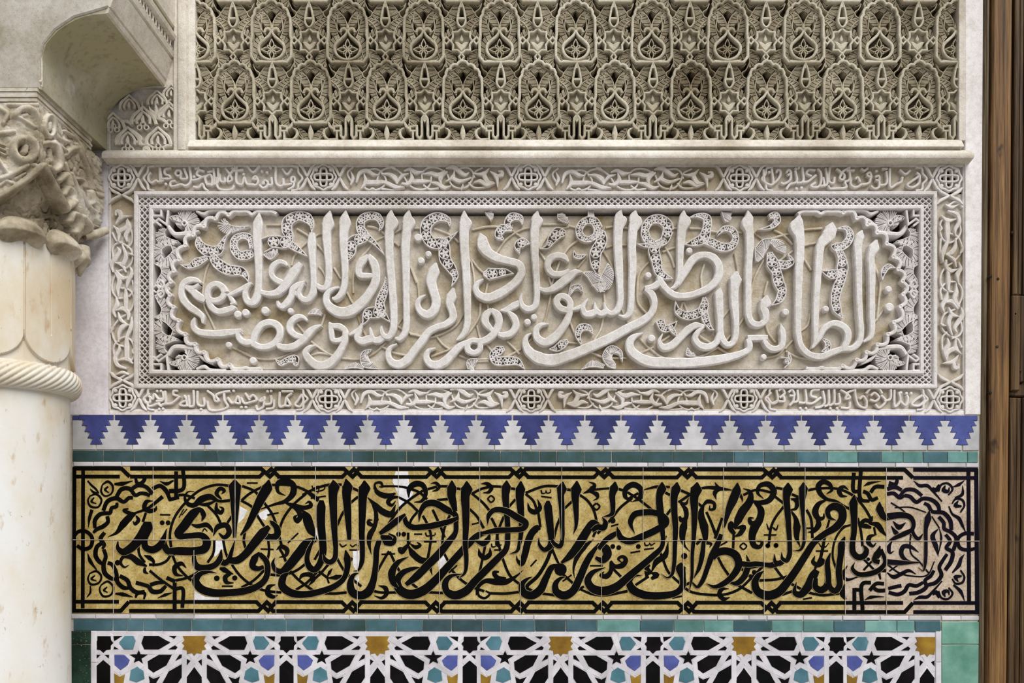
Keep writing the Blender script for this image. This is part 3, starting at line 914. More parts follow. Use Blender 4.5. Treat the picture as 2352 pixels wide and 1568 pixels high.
GLAZED = '''
@160 1050 .25
L 715,590,70 712,640,110 680,700,104 630,765,90 560,835,80 490,868,66 445,830,40 445,770,12
L 720,690,50 690,755,60 700,825,64 760,848,70 820,820,70 858,760,56 893,655,8
L 868,740,40 872,810,60 905,860,66 970,870,60
L 1215,585,10 1232,530,50 1200,480,44 1140,515,84 1060,620,90 1000,700,80 1010,725,60 1100,720,54 1220,720,60 1262,780,80 1240,838,80 1150,860,76 1000,860,76 915,860,60
L 1142,840,30 1150,960,50 1180,1008,66 1270,1012,60 1340,985,56 1382,930,56 1395,845,10
L 1380,945,60 1425,970,60 1460,945,50 1490,860,36 1520,762,8
L 1465,945,60 1540,945,70 1610,895,72 1700,785,84 1780,690,90 1835,635,40
L 1760,700,70 1850,735,66 1905,715,66 1905,650,60 1860,600,40 1840,580,8
L 1518,203,14 1518,258,120 1520,330,104 1520,450,80 1518,600,52 1516,735,32
L 1832,205,14 1817,275,100 1770,360,92 1700,500,72 1630,640,50 1572,714,16
L 1745,872,20 1700,930,70 1682,1000,60 1730,1022,48 1785,1005,36
L 1745,885,44 1808,955,54 1820,1050,54 1790,1130,60 1720,1188,64 1600,1228,68 1450,1243,70 1300,1240,76 1200,1200,78 1160,1130,72 1200,1072,50 1280,1052,28 1352,1062,6
V 1378,1018,20 1420,1032,50 1470,1060,30 1505,1072,6
V 1480,1068,24 1430,1100,46 1440,1145,40 1507,1153,6
D 1352,1110,26 1517,1107,24 850,600,22 905,600,22 440,967,25
V 1398,1183,16 1500,1183,16
V 830,527,15 925,527,15
V 1005,552,10 1048,475,10
V 1030,530,10 1078,475,10
V 1628,235,15 1728,235,15
V 1815,530,15 1920,508,15
V 1755,842,15 1875,846,15
V 2005,785,15 2100,695,15
L 2262,752,44 2185,790,90 2100,890,92 2010,1000,84 1950,1048,60 1892,1030,48 1868,975,36 1885,922,6
V 1480,262,24 1350,252,24 1200,300,24 1060,420,24 960,560,24 922,700,24 932,830,24
V 925,900,24 890,950,24 820,982,24 730,985,24
V 1585,262,24 1700,312,24 1790,420,24 1860,520,24 1900,620,24
V 1150,375,24 1060,346,24 1000,346,24
V 1265,440,24 1350,530,24 1400,640,24
V 1575,395,24 1680,460,24 1740,560,24 1795,645,24
V 1580,395,24 1650,335,24 1780,270,24 1920,250,24 2060,262,24 2200,320,24 2290,388,24
V 2170,335,24 2060,430,24 1960,570,24 1925,700,24 1945,800,24
V 1490,540,24 1450,600,24
V 1610,690,24 1600,770,24 1620,840,24
V 1825,760,24 1832,860,24 1815,960,24
V 1840,1075,24 1950,1082,24 2080,1040,24 2200,950,24
V 1490,985,24 1560,1080,24 1640,1150,24 1700,1182,24
V 1790,1035,24 1690,1130,24 1580,1195,24
V 1730,1205,24 1820,1228,24 1945,1240,24
V 945,900,24 985,990,24 1060,1080,24 1120,1130,24
V 975,1130,24 1100,1098,24 1215,1030,24
V 735,1040,24 830,1118,24 955,1205,24
V 630,790,24 640,890,24 690,965,24
V 1330,760,24 1320,880,24 1268,965,24
V 1410,760,24 1430,860,24 1455,930,24
V 2025,1045,24 2110,1130,24 2240,1225,24
V 1930,840,24 1965,900,24 1985,955,24
V 700,510,24 672,592,24
V 600,512,20 720,465,24 855,360,36
V 2280,1045,24 2180,1150,24 2080,1215,24
V 2250,940,24 2330,800,24
V 765,400,5 705,408,40 688,470,44 740,492,44 790,475,30 798,445,5
V 1072,1015,5 1025,975,40 965,1010,46 975,1070,36 1042,1088,5
V 1898,850,5 1945,818,40 1998,850,44 1985,900,30 1925,918,5
V 1892,1168,5 1830,1190,44 1822,1250,50 1870,1280,36 1912,1265,5
V 2108,1135,5 2135,1085,36 2210,1078,44 2240,1120,40 2195,1178,5
V 1985,352,5 1915,315,30 1912,240,44 1980,215,54 2050,250,56 2052,330,60 1985,400,40 1880,432,24 1755,475,10
V 1945,405,5 2060,440,40 2160,462,40 2218,440,40 2200,408,24 2165,425,6
V 1990,425,10 2085,475,40 2120,540,50 2090,585,44 2068,548,30 2095,528,6
V 2112,468,6 2190,540,50 2222,630,50 2245,700,34 2280,765,5
V 2140,490,6 2165,590,40 2205,680,40 2262,735,8
V 1145,312,5 1085,318,14 1058,365,22 1085,425,40 1140,440,44 1210,385,64 1290,362,54 1370,400,24 1475,395,26
V 1340,400,14 1260,432,36 1180,430,14
V 1395,385,14 1350,330,40 1385,285,36 1422,308,32 1395,335,6
V 1350,415,14 1350,480,40 1390,508,40 1408,470,24 1375,452,6
V 352,730,4 430,692,30 490,615,66 550,552,64 605,520,14
V 605,512,14 540,508,36 498,485,30 540,470,12
V 610,535,14 632,575,38 600,612,28 582,585,6
V 300,252,14 350,222,24 395,262,22 385,330,16 325,355,16 290,315,20 300,252,12
V 355,268,14 325,295,24 360,325,8
V 185,355,14 245,338,22 292,390,20 262,455,18 190,448,22 168,395,16 185,355,12
V 225,368,12 200,405,22 245,425,8
V 410,245,20 480,242,40 582,215,4
V 205,480,30 182,560,30 172,642,4
V 165,215,14 200,255,20 240,290,20 270,330,10
V 190,290,8 220,320,24 260,325,8
V 165,880,4 188,950,36 250,1035,8
V 185,1065,14 245,1045,22 290,1090,20 270,1150,18 195,1165,22 168,1115,16 185,1065,12
V 232,1085,12 200,1115,22 245,1135,8
V 290,1170,14 350,1140,22 400,1190,20 380,1260,18 310,1275,22 275,1215,16 290,1170,12
V 345,1190,12 315,1220,22 350,1240,8
V 420,1250,16 490,1258,38 582,1282,4
V 158,1285,8 190,1240,20 190,1180,10
V 545,988,4 505,1008,18 468,970,26 490,915,30 560,910,52 630,960,60 710,1000,14
V 685,900,10 730,920,44 770,955,30 770,1000,10
V 690,1010,20 690,1050,34 722,1068,6
V 1102,608,4 1170,632,38 1260,620,44 1308,668,24 1310,690,8
V 1320,720,8 1360,640,50 1440,625,50 1465,690,50 1420,735,40 1370,695,10
V 1215,690,8 1240,655,14 1265,680,8
V 605,190,24 622,238,34 665,232,36 690,190,34 640,175,24
V 570,290,36 625,258,36 700,270,36 762,335,36
V 760,288,36 830,262,38 885,305,42 925,398,30
V 915,390,34 1005,365,34
V 430,360,36 478,292,40 550,288,40 605,348,34 650,330,34 700,335,36 738,352,30
V 308,490,36 350,402,40 430,375,40 498,408,34 545,372,36 582,372,30
V 232,650,30 232,580,40 280,522,40 345,512,36 372,510,36 385,465,34 430,450,34 435,415,24
V 345,540,34 352,590,36 310,632,40 250,660,36 218,692,24
V 322,690,34 285,745,40 318,805,34 300,840,20
V 300,785,36 252,820,40 238,900,42 275,960,40 315,985,24
V 312,845,34 332,910,36 312,980,40 322,1060,44 380,1110,40 425,1122,24
V 350,968,36 390,985,36 428,1060,36 440,1145,40 500,1198,40 552,1200,24
V 460,1088,36 530,1130,40 560,1200,40 620,1240,40 690,1232,30
V 608,1150,36 680,1170,36 722,1185,36 760,1230,44 830,1230,40 885,1180,30
V 740,1172,36 800,1152,36 865,1150,24
V 45,725,24 80,682,34 150,680,34 205,735,34 192,820,36 125,842,36 68,810,30
V 605,1290,16 622,1250,34 690,1250,30 682,1302,16
V 808,1292,4 880,1262,30 942,1242,6
V 828,218,4 890,242,36 955,212,14
V 978,128,36 978,380,36
V 1040,92,36 1040,290,36 915,310,40
V 965,1150,36 965,1400,36
V 980,1205,34 1036,1205,34 1036,1380,34
V 890,1105,36 970,1140,36
Z 1565,450 1635,490 1600,560 1548,610
Z 1720,520 1830,470 1842,500 1800,580 1745,560
Z 1320,760 1420,760 1415,840 1330,920
Z 1145,1225 1240,1280 1375,1285 1370,1310 1140,1310
@700 1050 .25
L 155,393,40 152,450,84 150,600,78 163,750,72 168,870,66 140,975,62 90,1032,60 48,1010,60 22,940,50 35,860,44 80,762,24
L 262,208,14 268,268,110 260,330,84 265,500,70 275,700,56 285,850,46 275,930,50 235,962,52 190,940,44 172,890,20
L 378,198,14 392,268,100 385,335,84 395,500,68 405,650,52 410,757,38
L 548,213,14 550,278,112 535,345,84 530,500,70 525,700,56 530,850,50 525,960,46 490,1038,20 448,1042,6
L 375,852,14 390,925,70 392,1010,56 360,1110,50 280,1180,56 150,1230,60 0,1258,66 -120,1245,74 -205,1180,76 -195,1100,64 -150,1062,20
V 395,930,50 430,935,30 420,955,10
L 685,760,50 660,850,56 655,950,54 645,1050,56 625,1150,68 580,1238,84 510,1268,80 440,1238,78 420,1160,66 445,1085,40 495,1062,6
L 690,700,36 760,650,60 850,580,60 925,522,24
L 700,720,24 760,760,110 810,780,60 828,735,30 770,700,14
L 915,535,36 932,600,52 985,640,56 1080,640,56 1200,622,60 1340,585,50 1400,560,36
L 1050,592,6 1062,505,40 1110,432,60 1190,420,64 1300,478,66 1385,530,52 1390,600,46 1385,690,48 1320,780,66 1230,890,76 1120,1000,76 1020,1100,74 930,1168,40
L 1692,690,20 1600,712,60 1500,800,66 1400,910,70 1300,1020,70 1200,1130,80 1080,1228,90 960,1258,90 870,1210,84 850,1130,70 900,1060,56 1000,1020,36 1062,1010,6
L 952,912,6 850,970,50 800,1065,72 815,1150,60 855,1195,24
L 1352,213,14 1352,278,90 1348,345,80 1365,420,66 1382,495,44
L 1488,218,14 1488,288,110 1475,355,84 1480,500,72 1480,650,60 1475,800,50 1485,950,44 1470,1060,30 1415,1112,6
L 1680,622,6 1690,535,46 1740,485,50 1840,490,60 1950,550,66 2030,605,60 2010,650,54 1900,665,50 1760,672,56 1630,695,30
L 1702,695,10 1682,755,54 1640,790,60 1565,765,20
L 1855,213,14 1852,268,86 1845,345,70 1850,450,60 1860,560,54 1865,700,52 1850,840,54 1780,920,64 1660,1040,70 1560,1140,72 1480,1228,80 1380,1266,84 1305,1230,66 1292,1150,60 1340,1092,40 1452,1070,6
L 1985,218,14 1982,288,92 1975,355,76 1985,500,64 1990,650,50 1975,780,40 1950,860,30 1885,885,6
V 340,250,24 230,250,24 100,285,24 -20,345,24
V 0,298,24 60,350,24 125,400,24
V 425,275,24 505,312,24
V 490,360,24 420,420,24 350,510,24 298,625,24
V 720,265,20 830,265,20 930,278,24 1050,320,24 1125,385,24
V 1130,292,24 1215,268,24
V 1235,265,24 1315,265,24
V 1395,285,24 1440,292,24
V 870,370,24 960,420,24 1045,500,24
V 770,610,24 870,470,24 960,390,24 1085,305,24
V 1535,335,24 1620,290,24 1700,270,24
V 1710,265,24 1810,270,24 1940,292,24
V 1535,330,24 1640,420,24 1695,485,24
V 1215,392,24 1315,382,24
V 1515,475,24 1580,540,24 1645,650,24
V 1175,480,24 1225,585,24
V 1035,500,24 980,570,24 955,650,24
V 1085,535,24 1130,620,24 1160,720,24 1150,820,24 1130,930,24
V 1340,520,24 1300,600,24 1270,720,24 1270,850,24 1310,940,24 1345,1010,24
V 1250,640,24 1285,735,24
V 1335,1015,24 1420,1110,24 1520,1180,24 1650,1230,24
V 1700,1248,24 1850,1250,24 1970,1235,24
V 1715,555,24 1762,650,24
V 1830,540,24 1790,640,24 1770,720,24 1790,830,24 1830,960,24 1890,1090,24 2010,1190,24
V 2330,265,24 2200,265,24 2030,325,24
V 2030,335,24 2100,400,24 2135,490,24
V 2145,500,24 2165,640,24
V 1935,385,24 1870,460,24
V 1770,680,24 1760,800,24
V 295,925,24 350,1020,24 420,1100,24 520,1185,24
V 635,1228,24 700,1240,24 845,1240,24
V 185,1248,24 280,1250,24 385,1240,24
V 655,1070,24 720,950,24 775,860,24
V 780,865,24 830,970,24 885,1070,24
V 985,1160,24 1035,1200,24
V 1125,1238,24 1270,1245,24
V 1325,1060,15 1400,990,15
V 1660,800,24 1640,900,24 1605,1065,24
V 215,985,24 140,1070,24 60,1140,24
V 120,1040,24 215,1110,24
V 1005,412,6 1075,400,30 1112,330,40 1080,252,50 1010,245,56 960,290,50 955,370,10
V 1158,240,4 1205,235,30 1236,270,30 1210,300,24 1168,312,4
V 1618,243,4 1675,242,36 1715,280,40 1690,318,30 1638,325,4
V 2048,415,4 2068,480,40 2112,502,50 2160,465,44 2140,385,5
V 1598,835,4 1610,890,40 1650,922,46 1700,890,44 1702,825,4
V 676,1176,4 740,1200,44 752,1250,40 710,1290,30 638,1270,4
V 1575,1265,10 1592,1190,34 1660,1135,40 1750,1142,60 1850,1142,54 1950,1085,20 2005,1035,4
V 1590,1200,20 1600,1270,24 1655,1292,24 1700,1250,20 1660,1225,14
V 1850,1108,14 1765,1100,44 1740,1058,40 1785,1050,14
V 648,258,6 660,312,40 740,352,54 835,330,14
V 872,365,14 800,370,40 765,412,40 800,440,28 835,400,6
V 640,292,20 648,240,20 700,232,26 712,270,20 682,268,6
V 575,365,4 650,440,50 720,500,60 790,520,60 835,435,6
V 612,420,4 655,520,40 640,640,40 602,705,54 590,780,40 612,892,4
V 680,565,6 640,622,24 590,605,44 588,578,26 622,575,6
V 975,770,5 925,830,44 890,870,44 868,838,30 900,828,6
V 965,790,8 1020,825,40 1062,805,26 1030,778,8
V 948,800,4 990,880,60 1060,940,60 1130,965,56 1172,1080,4
V 205,1110,6 290,1100,46 368,1080,4
V 205,1100,10 228,1055,30 255,1018,4
V 200,1095,14 222,1155,20
V 1108,690,14 1122,722,16 1155,715,10 1160,690,10 1168,718,14 1200,708,10 1195,690,8
V 1005,705,15 1080,705,15
V 1095,775,15 1212,775,15
D 862,705,22 910,705,22
V 950,690,24 950,830,24
V 1680,380,15 1712,352,15 1742,382,15 1712,412,15 1680,380,15
V 1535,615,15 1600,600,15
V 2172,300,14 2180,330,16 2212,325,10 2215,300,8 2225,328,14 2260,318,10 2258,292,8
V 2172,358,15 2268,370,15
V 2075,1000,15 2130,940,15
V 1715,790,10 1722,820,16 1755,815,10 1760,790,8 1770,815,14 1808,800,10
V 1740,850,15 1815,850,15
V 320,790,10 345,820,16 385,800,10
V 415,800,10 440,820,14 470,800,10 490,815,12
V 410,850,15 490,852,15
V 705,890,15 830,885,15
V 65,260,12 95,310,12 180,290,12 185,250,10
V 50,300,10 130,265,12 120,330,10
V 55,375,14 195,355,14
V 2165,660,14 2140,650,64 2090,690,64 2050,780,66 2020,900,60 1990,975,50 1952,940,20 1948,900,5
Z 835,130 950,130 962,290 1000,325 955,400 870,460 850,330 805,220
Z 440,860 510,855 515,1000 470,1040 440,990
Z 480,1062 502,1120 480,1162 462,1120
Z 1240,880 1270,850 1310,960 1240,1090 1215,920
Z 95,600 112,680 132,765 100,745
'''
GLAZED += '''
@1200 1050 .25
L 235,398,30 234,450,78 246,560,74 258,680,66 266,760,60 250,820,56 200,848,44 155,800,30 150,738,8
L 370,222,14 362,285,98 352,345,64 360,450,56 365,600,46 368,740,36 345,815,46 300,800,40 268,760,36
L 500,216,14 495,288,102 485,355,74 490,450,56 495,560,44 490,640,30 468,702,6
V 285,790,34 220,960,34 140,1090,34 40,1192,34 100,1232,24
L 330,985,20 270,1010,56 220,1100,64 160,1220,80 80,1268,80 10,1240,70 -5,1170,56 40,1120,30 90,1095,5
D 350,1030,57
L 720,640,40 650,600,60 590,680,80 530,780,84 440,900,70 358,968,24
L 732,548,8 762,600,50 745,645,60 690,640,56 640,672,40
L 852,223,14 843,278,82 825,345,60 830,440,50 820,520,44 738,546,6
L 705,790,20 625,900,60 580,980,66 520,1120,72 460,1230,76 380,1268,82 310,1230,70 305,1160,54 350,1110,30 397,1095,6
L 690,800,30 760,835,84 780,890,84 735,945,64 670,920,30
V 650,755,8 560,830,54 500,920,44 470,1020,20 478,1108,4
L 1032,702,5 992,600,50 1030,525,60 1130,505,60 1230,512,60 1315,565,60 1320,605,56 1240,660,66 1110,722,66 980,770,66 905,740,60 880,680,40 868,635,6
L 890,680,36 820,722,56 760,765,50 700,840,40
L 1282,228,14 1280,285,88 1258,350,64 1265,500,70 1280,640,54 1290,740,40 1280,820,44 1200,905,58 1100,990,64 980,1090,70 860,1190,80 740,1228,86 640,1200,78 600,1130,66 640,1060,50 762,1010,6
L 1420,228,14 1412,285,92 1393,355,70 1395,500,60 1405,650,54 1400,800,44 1390,1000,40 1370,1080,30 1330,1105,18 1278,1068,4
L 1605,228,14 1597,290,110 1578,358,84 1580,500,64 1575,700,44 1560,900,34 1555,1100,30 1530,1238,4
L 1460,965,12 1452,1012,100 1470,1100,60 1470,1180,60 1420,1238,60 1300,1268,68 1120,1263,76 1010,1210,78 982,1140,62 1020,1095,30 1102,1080,5
L 1975,233,14 1968,300,84 1930,400,84 1900,470,66 1850,640,24
V 1985,330,40 2015,370,24 2022,405,5
L 1825,705,40 1790,800,56 1740,900,60 1700,1010,50 1650,1140,44 1605,1190,30 1560,1150,16
L 1745,925,50 1800,872,70 1880,862,72 1958,900,78 1985,990,70 1920,1100,60 1830,1168,52 1760,1188,36 1690,1158,5
L 1665,765,40 1650,900,50 1620,1020,40 1575,1105,8
L 2220,975,50 2140,990,54 2078,1005,58 2040,1090,60 1970,1155,52 1905,1150,20
V 2058,895,5 2085,990,50
V 1450,420,12 1500,480,46 1500,560,40 1460,575,46 1442,540,20
V 1505,560,24 1480,640,72 1470,740,52 1490,810,20 1538,865,3
V 1430,398,5 1500,425,32 1527,372,4
V 1660,440,20 1700,405,40 1760,420,30 1762,470,30 1722,478,22 1722,440,6
V 1665,430,20 1640,520,60 1670,640,78 1680,750,44 1668,790,8
V 1690,500,24 1735,600,26 1780,720,28
V 1835,555,24 1800,660,28 1770,745,28
V 1600,800,24 1640,760,30 1665,805,8
V 1690,785,30 1735,795,24 1720,825,6
V 2028,285,4 2092,315,32 2090,400,68 2020,500,82 1980,580,72 1955,645,20
V 1960,660,10 1918,605,44 1912,650,50 1950,705,34
V 1965,650,14 2030,640,52 2000,700,44 1955,725,14
V 1942,690,24 1935,850,24
V 2215,378,4 2162,325,30 2180,262,40 2260,247,54 2310,310,56 2270,390,52 2190,415,44 2095,398,16
V 2120,400,12 2190,480,62 2180,570,68 2130,650,82 2110,740,62 2130,810,50 2182,820,36 2200,775,24 2150,765,14
V 2190,500,8 2160,590,40 2100,602,44 2088,560,30 2125,555,6
V 1185,1055,8 1230,960,54 1310,900,56 1340,775,4
V 1190,1055,10 1140,1010,54 1170,985,24
V 1185,1060,16 1125,1070,54
V 1185,1060,16 1230,1080,62 1185,1115,24
V 1010,408,5 1080,370,46 1085,290,50 1020,250,56 950,290,50 945,360,40 1005,408,6
V 558,332,6 640,290,54 662,250,30 608,223,4
V 610,310,16 682,340,46 690,372,24 648,397,4
V 680,420,18 710,450,18 680,482,18 650,450,18 680,420,18
V 1640,282,20 1720,276,30 1800,285,42 1932,300,6
V 1768,228,4 1795,275,34
V 1835,290,8 1770,322,46 1780,388,4
V 810,950,20 850,1000,38 920,990,52 950,940,42 920,910,30 880,932,24 912,965,6
V 812,960,24 810,1050,42 770,1092,52 722,1080,34 752,1048,6
V 1897,1206,4 1830,1212,40 1810,1260,42 1850,1300,40 1908,1284,4
D 830,818,22 885,828,22 1065,818,22 1487,905,28 2130,1055,22 2095,1090,18 830,580,26 2255,810,22 2330,810,20
V 2030,785,14 2060,815,14 2030,845,14 2000,815,14 2030,785,14
V 993,876,15 1082,860,15
V 1118,846,15 1207,834,15
V 1378,1292,15 1466,1274,15
V 1815,810,15 1882,774,15
V 620,995,15 738,995,15
V 370,1138,15 452,1078,15
V 815,632,15 882,613,15
V 1122,780,12 1130,808,16 1165,800,10 1168,785,8 1180,806,14 1218,785,8
V 395,292,24 445,300,24
V 380,475,24 465,395,24
V 370,500,24 320,620,24 288,745,24
V 518,338,24 600,400,24 660,500,24 682,640,24 650,730,24
V 640,298,20 800,283,20
V 875,288,24 925,302,24
V 690,700,24 820,560,24 900,460,24 1010,372,24
V 965,320,24 1060,380,24 1190,480,24
V 1065,328,24 965,385,24
V 1118,297,10 1230,270,28 1355,272,20
V 1305,318,24 1355,345,24
V 1310,550,24 1365,475,24
V 1435,412,24 1545,338,24
V 1445,298,24 1545,342,24
V 1605,415,24 1655,455,24
V 1770,860,24 1840,1000,24 1905,1095,24
V 1320,720,20 1270,870,20 1300,960,24 1340,1050,24 1440,1150,24 1540,1230,24 1700,1260,24 1860,1258,24 1990,1210,24 2110,1100,24 2205,1005,24
V 1475,1182,24 1565,1138,24
V 1040,1172,24 1160,1092,24
V 825,1015,24 905,1095,24
V 925,1125,24 975,1165,24
V 475,1242,24 565,1185,24
V 535,1213,20 640,1255,24 760,1265,24 965,1228,24
V 375,1075,24 475,1165,24
V 165,1248,24 295,1265,24
V 268,830,24 310,930,24 345,1000,20
V 1985,1175,24 2110,1245,24
V 2005,1018,24 2065,1062,24
V 2030,345,24 2150,298,24 2290,322,24
@1720 1050 .25
L 360,233,14 358,290,96 345,365,66 355,500,60 365,650,50 374,800,46 370,900,50 345,948,44 308,930,36 300,868,6
L 330,940,46 280,972,56 242,960,40 235,888,8
L 270,970,56 205,990,54 150,985,44 60,978,50 0,985,50 -70,975,50
L 500,230,16 500,285,88 490,400,56 500,560,40 510,700,36 500,800,34 470,850,24 408,855,3
V 385,375,5 442,410,44 430,470,30 382,482,10
V 388,490,14 430,560,38 442,640,68 440,730,46 472,822,3
L 802,577,5 740,552,40 725,490,52 780,450,72 848,480,82 858,560,76 800,640,72 700,700,60 600,780,60 520,900,66 430,1040,72 350,1150,78 270,1238,84 170,1268,88 80,1230,78 55,1150,68 90,1080,50 135,1045,10
V 725,385,8 640,430,46 610,500,62 640,560,46 685,555,28 690,515,8
V 625,540,24 640,620,56 590,680,36 542,686,3
V 715,335,6 762,300,30 740,245,40 680,225,46 640,260,52 650,320,46 710,380,32 800,402,24 885,445,6
L 968,343,14 960,420,82 965,540,66 965,680,54 950,800,54 960,880,58 1010,918,58 1060,900,60 1078,850,50 1050,808,14
L 880,728,14 855,800,74 842,900,60 825,1050,60 830,1180,60 790,1228,58 742,1190,50 728,1080,56 722,960,50 748,878,12
L 730,1060,50 715,1180,66 660,1218,66 612,1190,60 612,1110,40
L 625,1035,60 590,1090,84 540,1190,82 470,1260,66 420,1238,50 436,1143,5
V 602,1035,24 660,915,24
V 742,570,20 700,720,24 680,830,30 650,965,28
V 608,903,4 590,960,40 640,990,42 682,950,40 650,915,6
L 1200,408,10 1200,470,74 1232,540,64 1270,575,34
L 1205,812,10 1180,890,72 1152,945,50 1200,962,44
L 1210,845,40 1250,960,40 1200,1030,50 1100,1070,50 1000,1070,46 950,1020,36 972,963,4
L 1270,545,66 1400,530,60 1480,550,50 1510,600,44 1500,660,40 1430,700,50 1340,740,40 1275,772,10
L 1657,493,14 1645,560,66 1625,650,40 1625,800,36 1620,960,36 1600,1042,14 1558,1010,4
L 1505,600,24 1510,700,36 1555,748,40 1602,698,6
L 1268,960,54 1400,968,46 1562,965,14
V 1325,585,5 1380,640,54 1442,598,4
V 1308,628,4 1350,690,44 1400,725,14
V 1562,872,4 1480,820,40 1420,820,42 1400,880,42 1440,940,30 1542,972,8
V 1315,770,10 1285,830,42 1300,880,22 1333,858,4
V 1270,1058,8 1330,1098,40 1400,1070,38 1470,1040,30 1535,1072,6
V 1742,655,6 1690,720,44 1720,820,44 1740,905,4
V 1752,655,6 1768,740,22 1742,890,4
V 1050,312,34 1090,330,36 1130,390,36 1185,370,30
V 1120,322,34 1160,272,36 1245,270,36
V 1272,292,36 1340,272,40 1405,300,30
V 1285,240,50 1345,250,40 1365,205,30
V 1270,338,34 1330,330,36 1388,370,36 1432,350,24
V 1390,352,30 1440,300,36 1520,300,36 1592,352,30
V 1430,350,34 1480,360,36 1540,410,36 1600,378,36 1680,390,38 1738,440,38 1752,505,30
V 1610,420,30 1650,442,34 1682,495,34 1790,510,38 1850,580,40 1862,668,34
V 1745,545,34 1790,600,34 1795,655,34 1850,682,34 1905,740,36 1880,855,34
V 1808,708,30 1850,770,34 1815,830,34 1870,870,36 1860,950,40 1805,1035,34
V 1822,888,30 1780,950,34 1750,1010,34 1770,1080,38 1720,1148,38 1645,1172,34
V 1702,1038,30 1670,1090,34 1620,1130,34 1630,1190,38 1560,1238,38 1475,1252,34
V 1602,1148,30 1540,1180,34 1470,1172,34 1430,1230,38 1370,1258,36 1285,1240,34
V 1402,1178,34 1340,1190,34 1282,1205,30
V 1242,1160,34 1170,1160,34 1110,1222,34
V 1252,1222,36 1180,1220,36 1135,1185,30
V 965,140,36 965,310,36 1010,310,30
V 1030,100,36 1030,385,36 1110,402,28
V 970,1200,36 970,1400,36
V 975,1215,34 1020,1218,34
V 1045,1400,36 1045,1160,36 1122,1150,34
V 2068,702,34 1980,700,34 1920,750,34 1940,830,34 2010,850,34 2075,838,30
V 1745,315,12 1770,250,20 1830,240,20 1872,290,20 1835,345,14
V 1805,258,8 1790,300,44 1830,312,30 1842,275,6
V 1690,275,10 1720,300,46 1750,250,20
V 1515,215,4 1570,260,32 1640,260,32 1700,320,20 1775,405,12
V 1982,212,5 1930,250,32 1875,272,6
V 1965,258,5 1960,340,32 1895,372,16
V 1868,425,12 1900,382,20 1960,390,22 1980,440,20 1945,505,14
V 1925,398,8 1900,440,44 1955,450,16
V 1838,448,12 1870,520,20 1930,560,34 1960,620,26 1992,684,4
V 1745,1225,12 1770,1290,20 1830,1300,20 1872,1250,20 1835,1195,14
V 1805,1282,8 1790,1240,44 1830,1228,30 1842,1265,6
V 1690,1265,10 1720,1240,46 1750,1290,20
V 1515,1310,4 1570,1285,32 1640,1280,32 1700,1220,20 1775,1135,12
V 1982,1318,5 1945,1230,34 1880,1170,16
V 1868,1115,12 1900,1158,20 1960,1150,22 1980,1100,20 1945,1035,14
V 1925,1142,8 1900,1100,44 1955,1090,16
V 1870,1060,14 1930,990,40 1950,930,30 1980,890,4
V 540,302,24 640,285,24 820,290,24 960,352,24 1060,460,24 1125,570,24
V 250,278,24 325,292,24
V 235,355,24 325,425,24
V 325,445,24 240,560,24 205,640,24 185,790,24
V 395,338,24 470,375,24 390,385,20
V 530,480,24 570,560,24 585,740,24
V 875,448,24 930,475,24
V 1000,555,24 1030,680,24 1045,815,24
V 990,612,20 880,640,20 800,740,20 770,900,20 805,1035,20
V 235,1005,24 330,1120,24 490,1215,24
V 385,1083,24 250,1120,24 95,1130,24
V 305,1262,24 430,1218,24
V 535,1240,24 680,1265,24 830,1248,24
V 1055,935,20 1155,1035,20
V 1130,955,20 1055,1035,20
V 1150,640,20 1162,705,20
V 1305,415,14 1430,500,14 1500,600,20
V 1340,462,10 1480,458,14 1630,505,10
V 1680,540,12 1752,650,12
V 1490,655,14 1490,880,14 1560,950,14 1655,1065,14
V 1275,985,16 1380,1060,16 1500,1090,14 1640,1080,14 1705,955,10
V 1445,938,14 1290,1045,14
V 1135,538,10 1120,580,38 1060,580,38 1030,620,38 1080,632,44 1125,645,20
V 1100,605,14 1180,620,54 1220,670,46 1262,722,6
V 1178,708,4 1110,730,42 1100,780,46 1140,815,24 1170,785,6
V 918,300,4 870,270,32 830,300,46 850,350,36 905,357,4
V 905,995,6 860,1080,44 900,1122,30 1010,1095,4
V 1260,1040,30 1200,1045,34 1210,1120,14
V 885,1165,16 860,1250,54 890,1305,20
V 1055,265,5 1100,240,32 1215,218,3
V 1065,1310,4 1120,1285,32 1245,1278,3
V 163,605,6 185,660,20 212,640,10 250,665,20 270,615,5
V 138,712,15 252,712,15
V 615,860,15 727,860,15
V 640,785,8 672,825,16 690,800,8 700,825,14 735,785,6
V 820,662,15 892,625,15
V 498,1303,15 580,1288,15
V 530,650,15 602,650,15
D 175,812,20 250,808,22 1097,935,16
'''
# ------------------------------------------------------------------ the setting
g = G(); box(g, -500, -200, 2250, 2770, -110, -52, 0)
wall = obj('wall_back', g, 'core', kind='structure')
fl = bpy.data.meshes.new('floor')
fl.from_pydata([(-3, 0.3, 0), (3.4, 0.3, 0), (3.4, -4, 0), (-3, -4, 0), (-3, .3, -.1), (3.4, .3, -.1), (3.4, -4, -.1), (-3, -4, -.1)], [],
               [(0, 3, 2, 1), (4, 5, 6, 7), (0, 1, 5, 4), (2, 3, 7, 6), (1, 2, 6, 5), (0, 4, 7, 3)])
fl.materials.append(M['floor'])
fo = bpy.data.objects.new('floor', fl); COL.objects.link(fo); fo['kind'] = 'structure'

